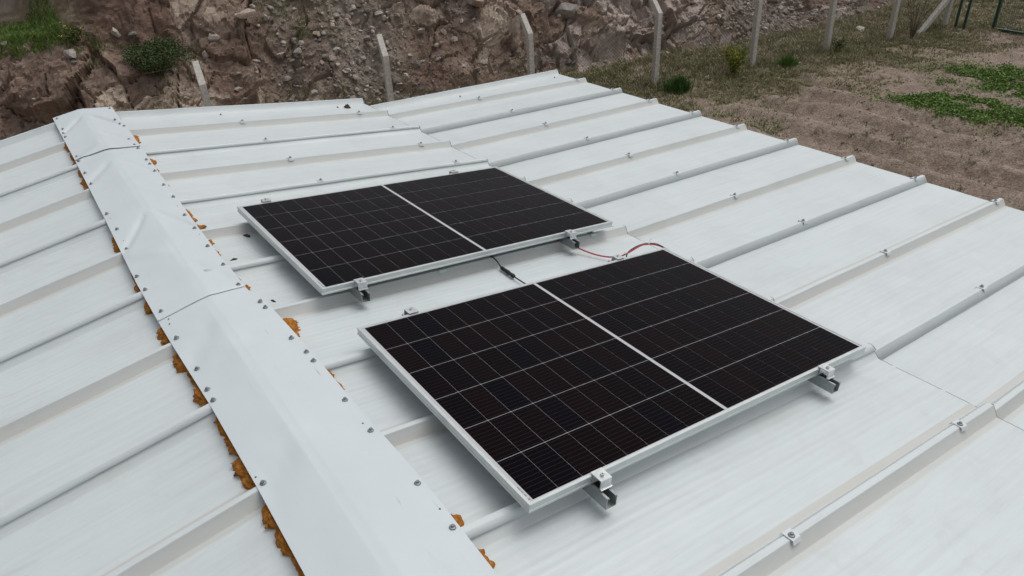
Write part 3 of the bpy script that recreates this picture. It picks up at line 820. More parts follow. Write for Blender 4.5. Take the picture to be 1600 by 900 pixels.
# ------------------------------------------------------------------ terrain: fence axes t (along the fence) and w (behind it)
FA = np.array([10.85, 10.14]); FD = np.array([0.9853, -0.1709]); FN = np.array([0.1709, 0.9853])
def tw(x, y): return (x - FA[0]) * FD[0] + (y - FA[1]) * FD[1], (x - FA[0]) * FN[0] + (y - FA[1]) * FN[1]
def xy(t, w): return FA[0] + t * FD[0] + w * FN[0], FA[1] + t * FD[1] + w * FN[1]
def bank_base(t): return np.interp(t, [-16, -9, -5, -1, 1, 3, 5, 7, 9, 14, 20], [1.3, 1.5, 1.6, 2.05, 2.3, 2.2, 2.3, 2.4, 2.6, 3.5, 5])
def gully(t, w):
    g1 = np.exp(-((t + 5.9 + 0.25 * np.sin(w * 1.7)) / (0.62 + 0.10 * w)) ** 2)
    g2 = np.exp(-((t - 5.6) / 1.6) ** 2) * 0.9
    g3 = np.exp(-((t + 8.2 - .3 * w) / .35) ** 2) * .5
    g4 = np.exp(-((t + 4.0 - .25 * w) / .45) ** 2) * sstep(0.9, 1.6, w - bank_base(t)) * .6
    return np.clip(g1 + g2 + g3 + g4, 0, 1)
def bank_smooth(t, w):
    q = np.maximum(w - bank_base(t) + 0.25 * (fbm(t * .8, w * 0 + 3, 31, 2) - .5), -0.8)
    slope = np.interp(t, [-16, -10, -7, -2, 1, 3, 6, 9, 14], [1.25, 1.25, 1.15, 1.2, 1.3, 1.1, .6, .45, .3])
    z = np.where(q > 0, slope * q, 0.35 * q)
    # foot apron
    z = z + 0.18 * np.exp(-((q) / .5) ** 2)
    # grassy shelf with a track on the left
    m = 1 - sstep(-11.6, -10.5, t + 0.25 * (w - 3.0))
    shelf = np.minimum(z, 2.12 + 0.035 * np.maximum(w - 3.2, 0) + 0.7 * np.maximum(w - 9.0, 0))
    z = z * (1 - m) + shelf * m
    z = np.minimum(z, 5.2 + 0.12 * w)
    return z, m
def bank_surface(t, w):
    z, m = bank_smooth(t, w)
    q = w - bank_base(t)
    g = gully(t, w)
    act = sstep(-0.35, 0.25, q)
    act = act * (1 - 0.93 * m * sstep(1.95, 2.10, z))
    wt = t + 0.35 * (fbm(t * 1.1, w * 1.1, 51, 3) - .5) * 2 + 0.25 * w; ww = w * 1.5 + 0.30 * (fbm(t * 1.3 + 9, w * 1.3, 52, 3) - .5) * 2 - 0.35 * t
    f0, c0, r0 = facets(wt, ww, 1.55, 60)
    f1, c1, r1 = facets(wt * 1.0 + 3, ww, 0.62, 61)
    f2, c2, r2 = facets(wt + .08 * vnoise(t * 9, w * 9, 8), ww, 0.25, 62)
    f3, c3, r3 = facets(wt, ww + .04 * vnoise(t * 20, w * 20, 9), 0.105, 63)
    big = (fbm(t * .55, w * .7, 71, 4) - .5) * 2
    rocky = np.clip(0.35 + .5 * sstep(-9.6, -10.6, t) * sstep(1.6, .9, w - bank_base(t)) + .35 * sstep(-8.2, -9.4, t) * sstep(1.0, .4, w - bank_base(t)) + 0.9 * sstep(-3.8, -1.5, t) * (1 - sstep(3.0, 5.0, t)) + 0.8 * (fbm(t * .7 + 4, w * .9, 81, 3) - .45) * 2, 0.18, 1) * (1 - .85 * g)
    cr = (np.exp(-(c0 / .035) ** 2) * .20 + np.exp(-(c1 / .025) ** 2) * .09) * rocky
    d = big * .34 + rocky * (f0 * .42 + f1 * .46 + f2 * .42 + f3 * .40) + (1 - rocky) * ((fbm(t * 3.2, w * 4.2, 91, 5) - .5) * .30 + f3 * .25) - cr - g * .30
    d = d * act
    d = d + (1 - act) * (fbm(t * 2.5, w * 2.5, 92, 4) - .5) * .07
    return z, d, act, m, rocky, g, (r0, r1, r2, r3)
def build_bank():
    T = np.arange(-15.5, 19.0, 0.034)
    wv = np.concatenate([np.arange(-0.9, 3.6, 0.027), np.linspace(3.64, 7.5, 52), np.linspace(7.8, 26, 24)])
    t, q = np.meshgrid(T, wv, indexing='ij')
    base = bank_base(t)
    w = base * np.clip(1 - np.maximum(q - 6, 0) / 20, 0, 1) + q
    z, d, act, m, rocky, g, r = bank_surface(t, w)
    # push along the slope normal, so faces can stand proud and undercut
    ny, nz = -0.74, 0.67
    flat = np.clip(m * sstep(1.9, 2.1, z) + (1 - act), 0, 1)
    ww = w + d * ny * (1 - flat); zz = z + d * (nz * (1 - flat) + flat)
    X, Y = xy(t, ww)
    V = np.stack([X, Y, zz + GROUND_Z - 0.02], -1)
    n, k = t.shape
    idx = np.arange(n * k).reshape(n, k)
    F = np.stack([idx[:-1, :-1], idx[1:, :-1], idx[1:, 1:], idx[:-1, 1:]], -1).reshape(-1, 4)
    # the rock's own colours: red-brown soil, brown and tan plates, grey blocks on the right, scree in the gullies
    soil = np.array([.175, .117, .091]); dark = np.array([.120, .082, .067]); brown = np.array([.225, .165, .132]); tan = np.array([.450, .370, .305]); grey = np.array([.400, .345, .318]); scree = np.array([.235, .203, .172]); turf = np.array([.085, .088, .038]); track = np.array([.26, .22, .185])
    r0, r1, r2, r3 = r
    mixv = r0 * .40 + r1 * .40 + r2 * .2
    def lm(a, b, f): return a * (1 - f[..., None]) + b * f[..., None]
    c = lm(np.broadcast_to(soil, t.shape + (3,)), np.broadcast_to(dark, t.shape + (3,)), sstep(.45, .65, fbm(t * 1.3, w * 1.9, 95, 4)))
    rc = lm(np.broadcast_to(brown, c.shape), np.broadcast_to(tan, c.shape), sstep(.44, .70, mixv + .22 * (fbm(t * 3, w * 3, 96, 3) - .5)))
    rc = lm(rc, np.broadcast_to(grey, c.shape), sstep(-2.6, -1.0, t) * sstep(.3, .5, r1) * .85)
    c = lm(c, rc, sstep(.30, .62, rocky))
    c = lm(c, np.broadcast_to(scree, c.shape), np.clip(g * 1.1, 0, 1))
    gr = sstep(.50, .62, fbm(t * .9, w * .9, 97, 3)) * .55 * (1 - act) + m * sstep(2.0, 2.1, z) * sstep(.38, .5, fbm(t * .8, w * .9, 98, 3))
    tr = m * sstep(2.0, 2.1, z) * np.exp(-((w - 6.6 + .15 * t + 1.5) / .75) ** 2)
    c = lm(c, np.broadcast_to(turf, c.shape), np.clip(gr, 0, 1)); c = lm(c, np.broadcast_to(track, c.shape), np.clip(tr * 1.3, 0, 1))
    me = fast_mesh('rock_bank', V.reshape(-1, 3), F, M_BANK, False, c.reshape(-1, 3))
    o = link_obj('rock_bank', me)
    tag(o, kind='structure')
    return dict(T=T, wv=wv, V=V, m=m, g=g, act=act, tr=tr)
BK = build_bank()
def bank_point(t, q):
    """point of the built bank at fence coordinate t, q metres behind its foot"""
    i = np.clip(np.searchsorted(BK['T'], t), 0, len(BK['T']) - 1); j = np.clip(np.searchsorted(BK['wv'], q), 0, len(BK['wv']) - 1)
    return BK['V'][i, j]

# the ground: one sheet, fine where it is seen, running on to the horizon
def grassy(x, y):
    t, w = tw(x, y)
    n = fbm(x * .45, y * .45, 41, 4)
    band = sstep(-3.4, -.6, w) * (.30 + .75 * sstep(.38, .56, fbm(x * 1.1 + 7, y * 1.1, 43, 3))) + sstep(.46, .60, n) * .75 * sstep(9.2, 11.0, x + .12 * y)
    tilled = sstep(8.4, 7.4, y - 0.25 * (x - 10)) * sstep(15.0, 12.3, x - .2 * (y - 5))
    band = band * (1 - .92 * tilled * sstep(6.9, 6.1, y - .55 * (x - 10.5)))
    return np.clip(band * (0.45 + .9 * sstep(.35, .6, fbm(x * 1.7, y * 1.7, 42, 3))), 0, 1)
def ground_height(x, y):
    t, w = tw(x, y)
    h = (fbm(x * .5, y * .5, 21, 4) - .5) * .16 + (fbm(x * 3.1, y * 3.1, 22, 4) - .5) * .075 + (fbm(x * 11, y * 11, 24, 2) - .5) * .028
    row = np.sin((x + .10 * y + .35 * fbm(x * .7, y * .5, 23, 2)) * 2 * math.pi / 1.05)
    till = sstep(8.0, 6.6, y - .45 * (x - 10)) * sstep(14.2, 12.6, x - .2 * (y - 5)) * sstep(6.3, 7.2, x)
    h = h + till * (.085 * row + .09 * (fbm(x * 2.2, y * 1.1, 26, 3) - .5))
    far = np.hypot(x - 8, y - 5)
    return GROUND_Z + h * np.clip(1.6 - far / 40, 0, 1)
def build_ground():
    def axis(a, b, s, lim):
        c = np.arange(a, b + s, s); out = []; d = s; v = b
        while v < lim: d *= 1.28; v += d; out.append(v)
        pos = np.array(out); out = []; d = s; v = a
        while v > -lim: d *= 1.28; v -= d; out.append(v)
        return np.concatenate([np.array(out)[::-1], c, pos])
    X = axis(5.2, 26, 0.062, 900); Y = axis(0.5, 13.5, 0.062, 900)
    x, y = np.meshgrid(X, Y, indexing='ij')
    z = ground_height(x, y)
    t, w = tw(x, y)
    # the sheet dips below the bank, so the two never lie together
    z = z - 0.5 * sstep(0.25, 0.9, w - bank_base(t)) * (np.abs(t) < 20)
    V = np.stack([x, y, z], -1)
    n, k = x.shape
    idx = np.arange(n * k).reshape(n, k)
    F = np.stack([idx[:-1, :-1], idx[1:, :-1], idx[1:, 1:], idx[:-1, 1:]], -1).reshape(-1, 4)
    me = fast_mesh('ground', V.reshape(-1, 3), F, M_GROUND, True)
    at = me.attributes.new('grassy', 'FLOAT', 'POINT'); at.data.foreach_set('value', grassy(x, y).ravel().astype(np.float32))
    tag(link_obj('ground', me), kind='structure')
build_ground()

# ------------------------------------------------------------------ stones
def ico():
    p = (1 + 5 ** .5) / 2
    v = np.array([(-1, p, 0), (1, p, 0), (-1, -p, 0), (1, -p, 0), (0, -1, p), (0, 1, p), (0, -1, -p), (0, 1, -p), (p, 0, -1), (p, 0, 1), (-p, 0, -1), (-p, 0, 1)], float)
    v /= np.linalg.norm(v[0])
    f = np.array([(0, 11, 5), (0, 5, 1), (0, 1, 7), (0, 7, 10), (0, 10, 11), (1, 5, 9), (5, 11, 4), (11, 10, 2), (10, 7, 6), (7, 1, 8), (3, 9, 4), (3, 4, 2), (3, 2, 6), (3, 6, 8), (3, 8, 9), (4, 9, 5), (2, 4, 11), (6, 2, 10), (8, 6, 7), (9, 8, 1)])
    return v, f
def subdiv(v, f):
    v = list(map(tuple, v)); cache = {}; out = []
    def mid(a, b):
        k = (min(a, b), max(a, b))
        if k not in cache:
            m = (np.array(v[a]) + np.array(v[b])) / 2; m /= np.linalg.norm(m); cache[k] = len(v); v.append(tuple(m))
        return cache[k]
    for a, b, c in f:
        x, y, z = mid(a, b), mid(b, c), mid(c, a); out += [(a, x, z), (b, y, x), (c, z, y), (x, y, z)]
    return np.array(v), np.array(out)
IV, IF = ico(); IV2, IF2 = subdiv(IV, IF); IV3, IF3 = subdiv(IV2, IF2)
def chipped(v, r, cuts=9):
    """a stone: a ball cut by random planes, so it has flat faces and edges"""
    v = v.copy()
    for _ in range(cuts):
        n = r.normal(size=3); n /= np.linalg.norm(n); k = r.uniform(.30, .68)
        d = v @ n - k
        v = v - np.outer(np.maximum(d, 0), n)
    return v
STONE_COL = np.array([(.37, .33, .29), (.28, .235, .20), (.46, .41, .36), (.21, .165, .135), (.34, .285, .25), (.27, .24, .215)])
def rot_rand(r):
    q = r.normal(size=4); q /= np.linalg.norm(q); a, b, c, d = q
    return np.array([[1 - 2 * (c * c + d * d), 2 * (b * c - a * d), 2 * (b * d + a * c)], [2 * (b * c + a * d), 1 - 2 * (b * b + d * d), 2 * (c * d - a * b)], [2 * (b * d - a * c), 2 * (c * d + a * b), 1 - 2 * (b * b + c * c)]])
def rubble():
    r = np.random.default_rng(11)
    shapes = [chipped(IV, r, 4) for _ in range(12)]
    V, F, Cc = [], [], []; n = 0
    def put(P, s):
        nonlocal n
        v = shapes[r.integers(12)] * (s * r.uniform(.7, 1.2, 3)) @ rot_rand(r).T
        v[:, 2] *= .8
        V.append(v + P); F.append(IF + n); n += 12
        Cc.append(np.repeat((STONE_COL[r.integers(6)] * r.uniform(.75, 1.2))[None], 12, 0))
    # gullies and foot of the bank
    N = 24000
    ta = r.uniform(-14, 15, N); qa = np.where(r.random(N) < .4, np.abs(r.normal(0, 1.3, N)) - .3, r.uniform(-.3, 3.6, N)); ga = gully(ta, bank_base(ta) + qa)
    for t, q, g in zip(ta, qa, ga):
        p = g * .95 + .10 * math.exp(-(max(q, 0) / .5) ** 2) + .035
        if r.random() < p:
            s = min(.022 * (1 / max(1e-3, r.random())) ** .45, .12)
            if q > 1.9: s = min(s, .06)
            put(bank_point(t, q) + np.array([0, -.1 * s, s * .25]), s)
    # strewn on the ground by the fence
    for _ in range(500):
        t = r.uniform(-3, 11); w = r.uniform(-1.2, 2.0); x, y = xy(t, w)
        s = min(.014 * (1 / max(1e-3, r.random())) ** .4, .06)
        put(np.array([x, y, float(ground_height(np.array([x]), np.array([y]))[0]) + s * .2]), s)
    cx, cy = r.uniform(7.2, 17, 5200), r.uniform(.8, 8.5, 5200); cz = ground_height(cx, cy)
    for x, y, z in zip(cx, cy, cz):        # clods and grit on the tilled soil
        s = min(.008 * (1 / max(1e-3, r.random())) ** .42, .045)
        put(np.array([x, y, z + s * .1]), s)
        Cc[-1] = np.repeat((np.array([.26, .20, .16]) * r.uniform(.6, 1.35))[None], 12, 0)
    me = fast_mesh('rubble', np.concatenate(V), np.concatenate(F), M_STONE, False, np.concatenate(Cc))
    tag(link_obj('rubble', me), 'small grey-brown rubble and clods strewn over the rock bank and bare soil', 'rubble', kind='stuff')
rubble()
# single stones big enough to pick out
def stone(name, t, q, size, col, label, seed, sink=.25, group=None, cuts=9, at=None):
    r = np.random.default_rng(seed)
    v = chipped(IV3 if max(size) > .12 else IV2, r, cuts + (6 if max(size) > .12 else 0)); f = IF3 if max(size) > .12 else IF2
    v = v * np.array(size)
    v = v + (r.random(v.shape) - .5) * max(size) * .03
    c = np.repeat((np.array(col) * r.uniform(.88, 1.1))[None], len(v), 0)
    me = fast_mesh(name, v, f, M_STONE, False, c)
    P = bank_point(t, q) if at is None else np.array(at)
    M = Matrix.Translation((P[0], P[1] - (size[1] * .25 if at is None else 0), P[2] + size[2] * (1 - 2 * sink))) @ Matrix.Rotation(r.uniform(-.9, .9), 4, 'Z') @ Matrix.Rotation(r.uniform(-.3, .3), 4, 'X')
    o = link_obj(name, me, None, False, M)
    tag(o, label, 'boulder' if name == 'boulder' else 'stone', group)
pale, tanc, brn, gry = (.46, .41, .36), (.42, .335, .275), (.29, .235, .20), (.38, .345, .32)
for a in [(-8.67, 1.50, (.26, .20, .15), pale, 'pale blocky boulder on the bank straight above the leftmost concrete post', 301),
          (-8.05, 1.62, (.30, .18, .16), tanc, 'wide tan boulder right of the pale block above the leftmost post', 302),
          (-2.84, 1.32, (.52, .34, .24), tanc, 'largest light brown boulder at the top of the bank, left of the second bent post', 303),
          (-2.30, .62, (.26, .24, .36), tanc, 'upright tan boulder just left of the post behind the middle of the roof', 304),
          (-10.38, 1.66, (.14, .12, .12), pale, 'rounded pale boulder between the grassy shelf and the green bush', 305),
          (-11.15, 1.30, (.15, .13, .13), gry, 'grey round boulder under the edge of the grassy shelf', 306),
          (-0.60, .95, (.34, .26, .30), gry, 'grey angular boulder on the bank right of the roof corner post', 307),
          (-1.75, 1.35, (.24, .2, .2), brn, 'brown boulder wedged in the rock face left of the grey angular one', 308)]:
    stone('boulder', a[0], a[1], a[2], a[3], a[4], a[5], .30)
r = np.random.default_rng(77)
for k in range(46):
    c = r.random()
    if c < .45: t, q = r.normal(-6.0, .65), r.uniform(.05, 1.7)
    elif c < .68: t, q = r.normal(-7.2, .45), r.uniform(.9, 1.9)
    elif c < .85: t, q = r.normal(-3.9, .6), r.uniform(.3, 1.5)
    else: t, q = r.uniform(-10.5, -8.4), r.uniform(.5, 1.5)
    ci = int(r.integers(4)); where = 'in the rubble gully left of the second bent post' if c < .45 else 'on the ledge between the two leftmost posts' if c < .68 else 'on the bank right of the second bent post' if c < .85 else 'on the bank left of the leftmost post'
    s = r.uniform(.06, .115)
    stone('stone', t, q, (s * r.uniform(.9, 1.6), s * r.uniform(.8, 1.2), s * r.uniform(.6, .95)), [pale, tanc, brn, gry][ci],
          '%s angular stone %s' % (('pale', 'tan', 'brown', 'grey')[ci], where), 400 + k, .22, 'loose stones on the rock bank', 8)
for k, (x, y, sz, lb) in enumerate([(18.4, 9.95, .16, 'largest pale stone lying behind the fence near the twiggy bush'), (18.0, 9.80, .10, 'smaller grey stone beside the largest pale stone behind the fence'),
                                    (20.2, 8.75, .11, 'pale stone just behind the last concrete fence post'), (20.32, 8.45, .10, 'grey stone beside the dark green gate posts'),
                                    (11.9, 10.6, .08, 'small pale stone behind the fence near the round spiky shrub'), (13.0, 10.3, .07, 'small grey stone behind the fence near the yellow-green shrub')]):
    stone('stone', 0, 0, (sz * 1.3, sz, sz * .7), pale if k % 2 == 0 else gry, lb, 500 + k, .3, None, 8, (x, y, GROUND_Z))

# ------------------------------------------------------------------ fence
fence = empty('chain_link_fence', (*xy(0, 0), GROUND_Z))
tag(fence, 'chain-link fence on bent concrete posts along the foot of the rock bank', 'fence')
POSTS = [(-12.75, 1), (-9.19, 1), (-6.03, 1), (-3.04, 1), (0.0, 1), (2.75, 1), (5.09, 1), (7.26, 1), (9.27, 0)]
BEND = 1.50
def gz(x, y): return float(ground_height(np.array([x]), np.array([y]))[0])
def post_mesh(arm, seed):
    b = MB(); w = .060
    h = BEND if arm else 1.75
    rows = [(0, -.35), (0, h)]
    if arm: rows = [(0, -.35), (0, h - .012), (.31, h + .335)]
    V = []
    for k, (o, z) in enumerate(rows):
        hw = w - .004 * k
        if arm and k == 1:
            V += [(-hw, o - hw, z + .05), (hw, o - hw, z + .05), (hw, o + hw, z - .04), (-hw, o + hw, z - .04)]
        elif k == 2:
            V += [(-hw, o - hw * .75, z + hw * .7), (hw, o - hw * .75, z + hw * .7), (hw, o + hw * .75, z - hw * .7), (-hw, o + hw * .75, z - hw * .7)]
        else:
            V += [(-hw, o - hw, z), (hw, o - hw, z), (hw, o + hw, z), (-hw, o + hw, z)]
    F = [(3, 2, 1, 0)]
    for k in range(len(rows) - 1):
        for i in range(4): F.append((k * 4 + i, k * 4 + (i + 1) % 4, k * 4 + 4 + (i + 1) % 4, k * 4 + 4 + i))
    n = (len(rows) - 1) * 4; F.append((n, n + 1, n + 2, n + 3))
    me = mesh('post', V, F, M_CONC)
    return me
FROT = math.atan2(FD[1], FD[0])
for k, (t, arm) in enumerate(POSTS):
    x, y = xy(t, 0)
    M = Matrix.Translation((x, y, GROUND_Z)) @ Matrix.Rotation(FROT + random.uniform(-.05, .05), 4, 'Z') @ Matrix.Rotation(random.uniform(-.02, .02), 4, 'Y') @ Matrix.Rotation(random.uniform(-.015, .015), 4, 'X')
    o = link_obj('post', post_mesh(arm, k), fence, True, M)
    bv = o.modifiers.new('edge', 'BEVEL'); bv.width = .008; bv.segments = 2; bv.limit_method = 'ANGLE'
b = MB()
x0, y0 = xy(8.22, -.04); x1, y1 = xy(9.22, -.05)
p0, p1 = Vector((x0, y0, GROUND_Z - .1)), Vector((x1, y1, GROUND_Z + .90))
d = (p1 - p0).normalized(); sd = Vector((FN[0], FN[1], 0)); up = sd.cross(d)
V = [p + sd * a * .055 + up * c * .055 for p in (p0, p1) for a, c in ((-1, -1), (1, -1), (1, 1), (-1, 1))]
b.add(V, [(3, 2, 1, 0), (4, 5, 6, 7), (0, 1, 5, 4), (1, 2, 6, 5), (2, 3, 7, 6), (3, 0, 4, 7)])
b.build('brace', M_CONC, fence, keep=True)
def wire_panel(ta, tb, parent, z0=.03, z1=BEND - .04, pitch=.075, r=.0018, w=-.065, name='wire_mesh', mat=None):
    V, F = [], []; n = 0
    H = z1 - z0
    def seg(p, q):
        nonlocal n
        d = (q - p).normalized(); a = d.cross(Vector((FN[0], FN[1], 0))).normalized(); c = a.cross(d)
        for e in (p, q):
            for k in range(3):
                V.append(e + a * r * math.cos(k * 2.094) + c * r * math.sin(k * 2.094))
        for k in range(3): F.append((n + k, n + (k + 1) % 3, n + 3 + (k + 1) % 3, n + 3 + k))
        n += 6
    def P(t, z):
        x, y = xy(t, w + .012 * math.sin(t * 2.2) * math.sin(z * 2)); return Vector((x, y, GROUND_Z + z))
    t = ta - H
    while t < tb:
        for sgn in (1, -1):
            a0, a1 = (t, t + H) if sgn > 0 else (t + H, t)
            za, zb = z0, z1
            # clip to the bay
            lo, hi = ta, tb
            def clip(a0, za, a1, zb):
                pts = []
                for k in range(2):
                    a, z, a2, z2 = (a0, za, a1, zb) if k == 0 else (a1, zb, a0, za)
                    if a < lo: z += (lo - a) * (z2 - z) / (a2 - a); a = lo
                    elif a > hi: z += (hi - a) * (z2 - z) / (a2 - a); a = hi
                    pts.append((a, z))
                return pts
            if max(a0, a1) <= lo or min(a0, a1) >= hi: continue
            (pa, qa), (pb, qb) = clip(a0, za, a1, zb)
            m = ((pa + pb) / 2, (qa + qb) / 2)
            seg(P(pa, qa), P(*m)); seg(P(*m), P(pb, qb))
        t += pitch
    for z in (z0 + .04, (z0 + z1) / 2, z1): seg(P(ta, z), P((ta + tb) / 2, z - .008)); seg(P((ta + tb) / 2, z - .008), P(tb, z))
    return link_obj(name, mesh(name, V, F, mat or M_WIRE), parent, True)
for k in range(len(POSTS) - 1):
    wire_panel(POSTS[k][0] + .05, POSTS[k + 1][0] - .05, fence)
for dz, dw in ((.15, .14), (.31, .30)):
    pts = []
    for k in range(len(POSTS) - 1):
        ta, tb = POSTS[k][0], POSTS[k + 1][0]
        for j in range(6):
            f = j / 6; x, y = xy(ta + (tb - ta) * f, dw); pts.append((x, y, GROUND_Z + BEND + dz - .05 * math.sin(f * math.pi)))
    MB_tube('barbed_wire', pts, .0018, M_WIRE, fence)

# green gate
def gate_post(x, y, label):
    b = MB(); b.box(-.03, .03, -.03, .03, -.3, 1.9)
    b.box(-.034, .034, -.034, .034, 1.9, 1.915)
    for z in (.4, 1.2): b.box(-.05, -.03, -.012, .012, z, z + .05)
    o = b.build('gate_post', M_GREEN, None, M=Matrix.Translation((x, y, GROUND_Z)) @ Matrix.Rotation(.3, 4, 'Z'))
    tag(o, label, 'post', 'green gate posts')
gate_post(19.86, 8.20, 'dark green steel post next to the last concrete fence post')
gate_post(19.98, 8.04, 'dark green steel post, right one of the close pair by the fence end')
gate = empty('gate', (20.50, 7.55, GROUND_Z))
gate.matrix_world = Matrix.Translation((20.50, 7.55, GROUND_Z)) @ Matrix.Rotation(math.radians(-96), 4, 'Z')
tag(gate, 'dark green metal gate leaf with wire mesh standing open', 'gate')
GW, GH, g = 1.65, 1.75, .03
b = MB()
b.box(-g, g, -g, g, .02, GH); b.box(GW - g, GW + g, -g, g, .02, GH)
b.box(g + .001, GW - g - .001, -g, g, .02, .08); b.box(g + .001, GW - g - .001, -g, g, GH - .06, GH)
b.build('frame', M_GREEN, gate)
b = MB(); b.box(.78, .82, -.021, .021, .081, GH - .061); b.build('mullion', M_GREEN, gate)
for a0, a1 in ((.032, .778), (.822, GW - .032)):
    b = MB(); x = a0 + .02
    while x < a1: b.box(x - .002, x + .002, -.002, .002, .081, GH - .061); x += .05
    z = .12
    while z < GH - .07: b.box(a0, a1, -.0065, -.0025, z - .002, z + .002); z += .10
    b.build('mesh_infill', M_GWIRE, gate)

# ------------------------------------------------------------------ plants
def blades(P, H, Wd, lean, col, r, seg=2):
    """grass blades: arrays of roots P (n,3), heights H, half widths Wd, lean and colours"""
    n = len(P)
    ang = r.uniform(0, 2 * math.pi, n); dx, dy = np.cos(ang), np.sin(ang)
    la = r.uniform(0, 2 * math.pi, n); lx, ly = np.cos(la) * lean * H, np.sin(la) * lean * H
    s = np.stack([dx * Wd, dy * Wd, np.zeros(n)], 1)
    mid = P + np.stack([lx * .35, ly * .35, H * .6], 1); tip = P + np.stack([lx, ly, H * (1 - .25 * np.clip(lean, 0, 1.5))], 1)
    V = np.stack([P - s, P + s, mid - s * .7, mid + s * .7, tip], 1)
    k = np.arange(n)[:, None] * 5
    T = np.concatenate([k + np.array([[0, 1, 3]]), k + np.array([[0, 3, 2]]), k + np.array([[2, 3, 4]])])
    return V.reshape(-1, 3), T, np.repeat(col, 5, 0)
def leaves(P, N, L, Wd, col, r):
    """leaf quads, folded along the middle"""
    n = len(P)
    d = N / (np.linalg.norm(N, axis=1, keepdims=True) + 1e-9)
    a = np.cross(d, r.normal(size=(n, 3))); a /= np.linalg.norm(a, axis=1, keepdims=True) + 1e-9
    L = L[:, None]; Wd = Wd[:, None]
    V = np.stack([P, P + d * L * .5 + a * Wd, P + d * L, P + d * L * .5 - a * Wd], 1)
    k = np.arange(n)[:, None] * 4
    T = np.concatenate([k + np.array([[0, 1, 2]]), k + np.array([[0, 2, 3]])])
    return V.reshape(-1, 3), T, np.repeat(col, 4, 0)
def pal(r, n, cols):
    c = np.array(cols)[r.integers(0, len(cols), n)]
    return c * r.uniform(.72, 1.28, (n, 1))
GREEN = [(.105, .145, .038), (.130, .150, .048), (.085, .118, .032)]
OLIVE = [(.185, .190, .072), (.215, .205, .095), (.150, .165, .055), (.26, .235, .13)]
DRY = [(.34, .285, .185), (.28, .23, .14), (.40, .35, .25)]
LUSH = [(.130, .235, .035), (.165, .275, .045), (.105, .195, .032), (.200, .305, .065)]

def field_grass():
    r = np.random.default_rng(5)
    n = 170000
    x = r.uniform(7.0, 26, n); y = r.uniform(.5, 13.2, n)
    t, w = tw(x, y)
    g = grassy(x, y)
    keep = (r.random(n) < g ** 1.4 * .9) & (w < bank_base(t) + .1)
    x, y, t, w = x[keep], y[keep], t[keep], w[keep]
    # tufts of four blades
    x = np.repeat(x, 4) + r.normal(0, .022, len(x) * 4); y = np.repeat(y, 4) + r.normal(0, .022, len(y) * 4); w = np.repeat(w, 4)
    n = len(x)
    P = np.stack([x, y, ground_height(x, y) - .004], 1)
    H = r.uniform(.03, .085, n) * (1 + .9 * sstep(-1.8, .3, w))
    dry = r.random(n) < .30 + .35 * (fbm(x * .9, y * .9, 19, 2) > .52)
    col = np.where(dry[:, None], pal(r, n, DRY), pal(r, n, OLIVE))
    V, T, Cc = blades(P, H, r.uniform(.004, .009, n), r.uniform(.3, 1.3, n), col, r)
    tag(link_obj('grass', fast_mesh('grass', V, T, M_LEAF, False, Cc)), 'sparse olive and straw coloured grass on the sandy ground', 'grass', kind='stuff')
field_grass()
def fence_weeds():
    r = np.random.default_rng(6)
    Vs, Ts, Cs = [], [], []; n = 0
    for _ in range(560):
        t = r.uniform(-7.5, 10); w = r.normal(.7, .7)
        if t > 3: w = r.normal(.1, .45)
        bb = float(bank_base(np.array(t)))
        if w > bb + .35 or w < -1.3: continue
        x, y = xy(t, w); z = gz(x, y) if w < bb - .1 else bank_point(t, w - bb)[2]
        k = int(r.integers(14, 34)); sp = r.uniform(.05, .13); h = r.uniform(.08, .30)
        P = np.stack([x + r.normal(0, sp, k), y + r.normal(0, sp, k), np.full(k, z - .01)], 1)
        c = pal(r, k, OLIVE + GREEN if r.random() < .55 else DRY + OLIVE)
        v, T, cc = blades(P, h * r.uniform(.5, 1.1, k), r.uniform(.003, .007, k), r.uniform(.2, .9, k), c, r)
        Vs.append(v); Ts.append(T + n); Cs.append(cc); n += len(v)
    tag(link_obj('weeds', fast_mesh('weeds', np.concatenate(Vs), np.concatenate(Ts), M_LEAF, False, np.concatenate(Cs))), 'rough dry weeds along the foot of the rock bank and fence', 'weeds', kind='stuff')
fence_weeds()
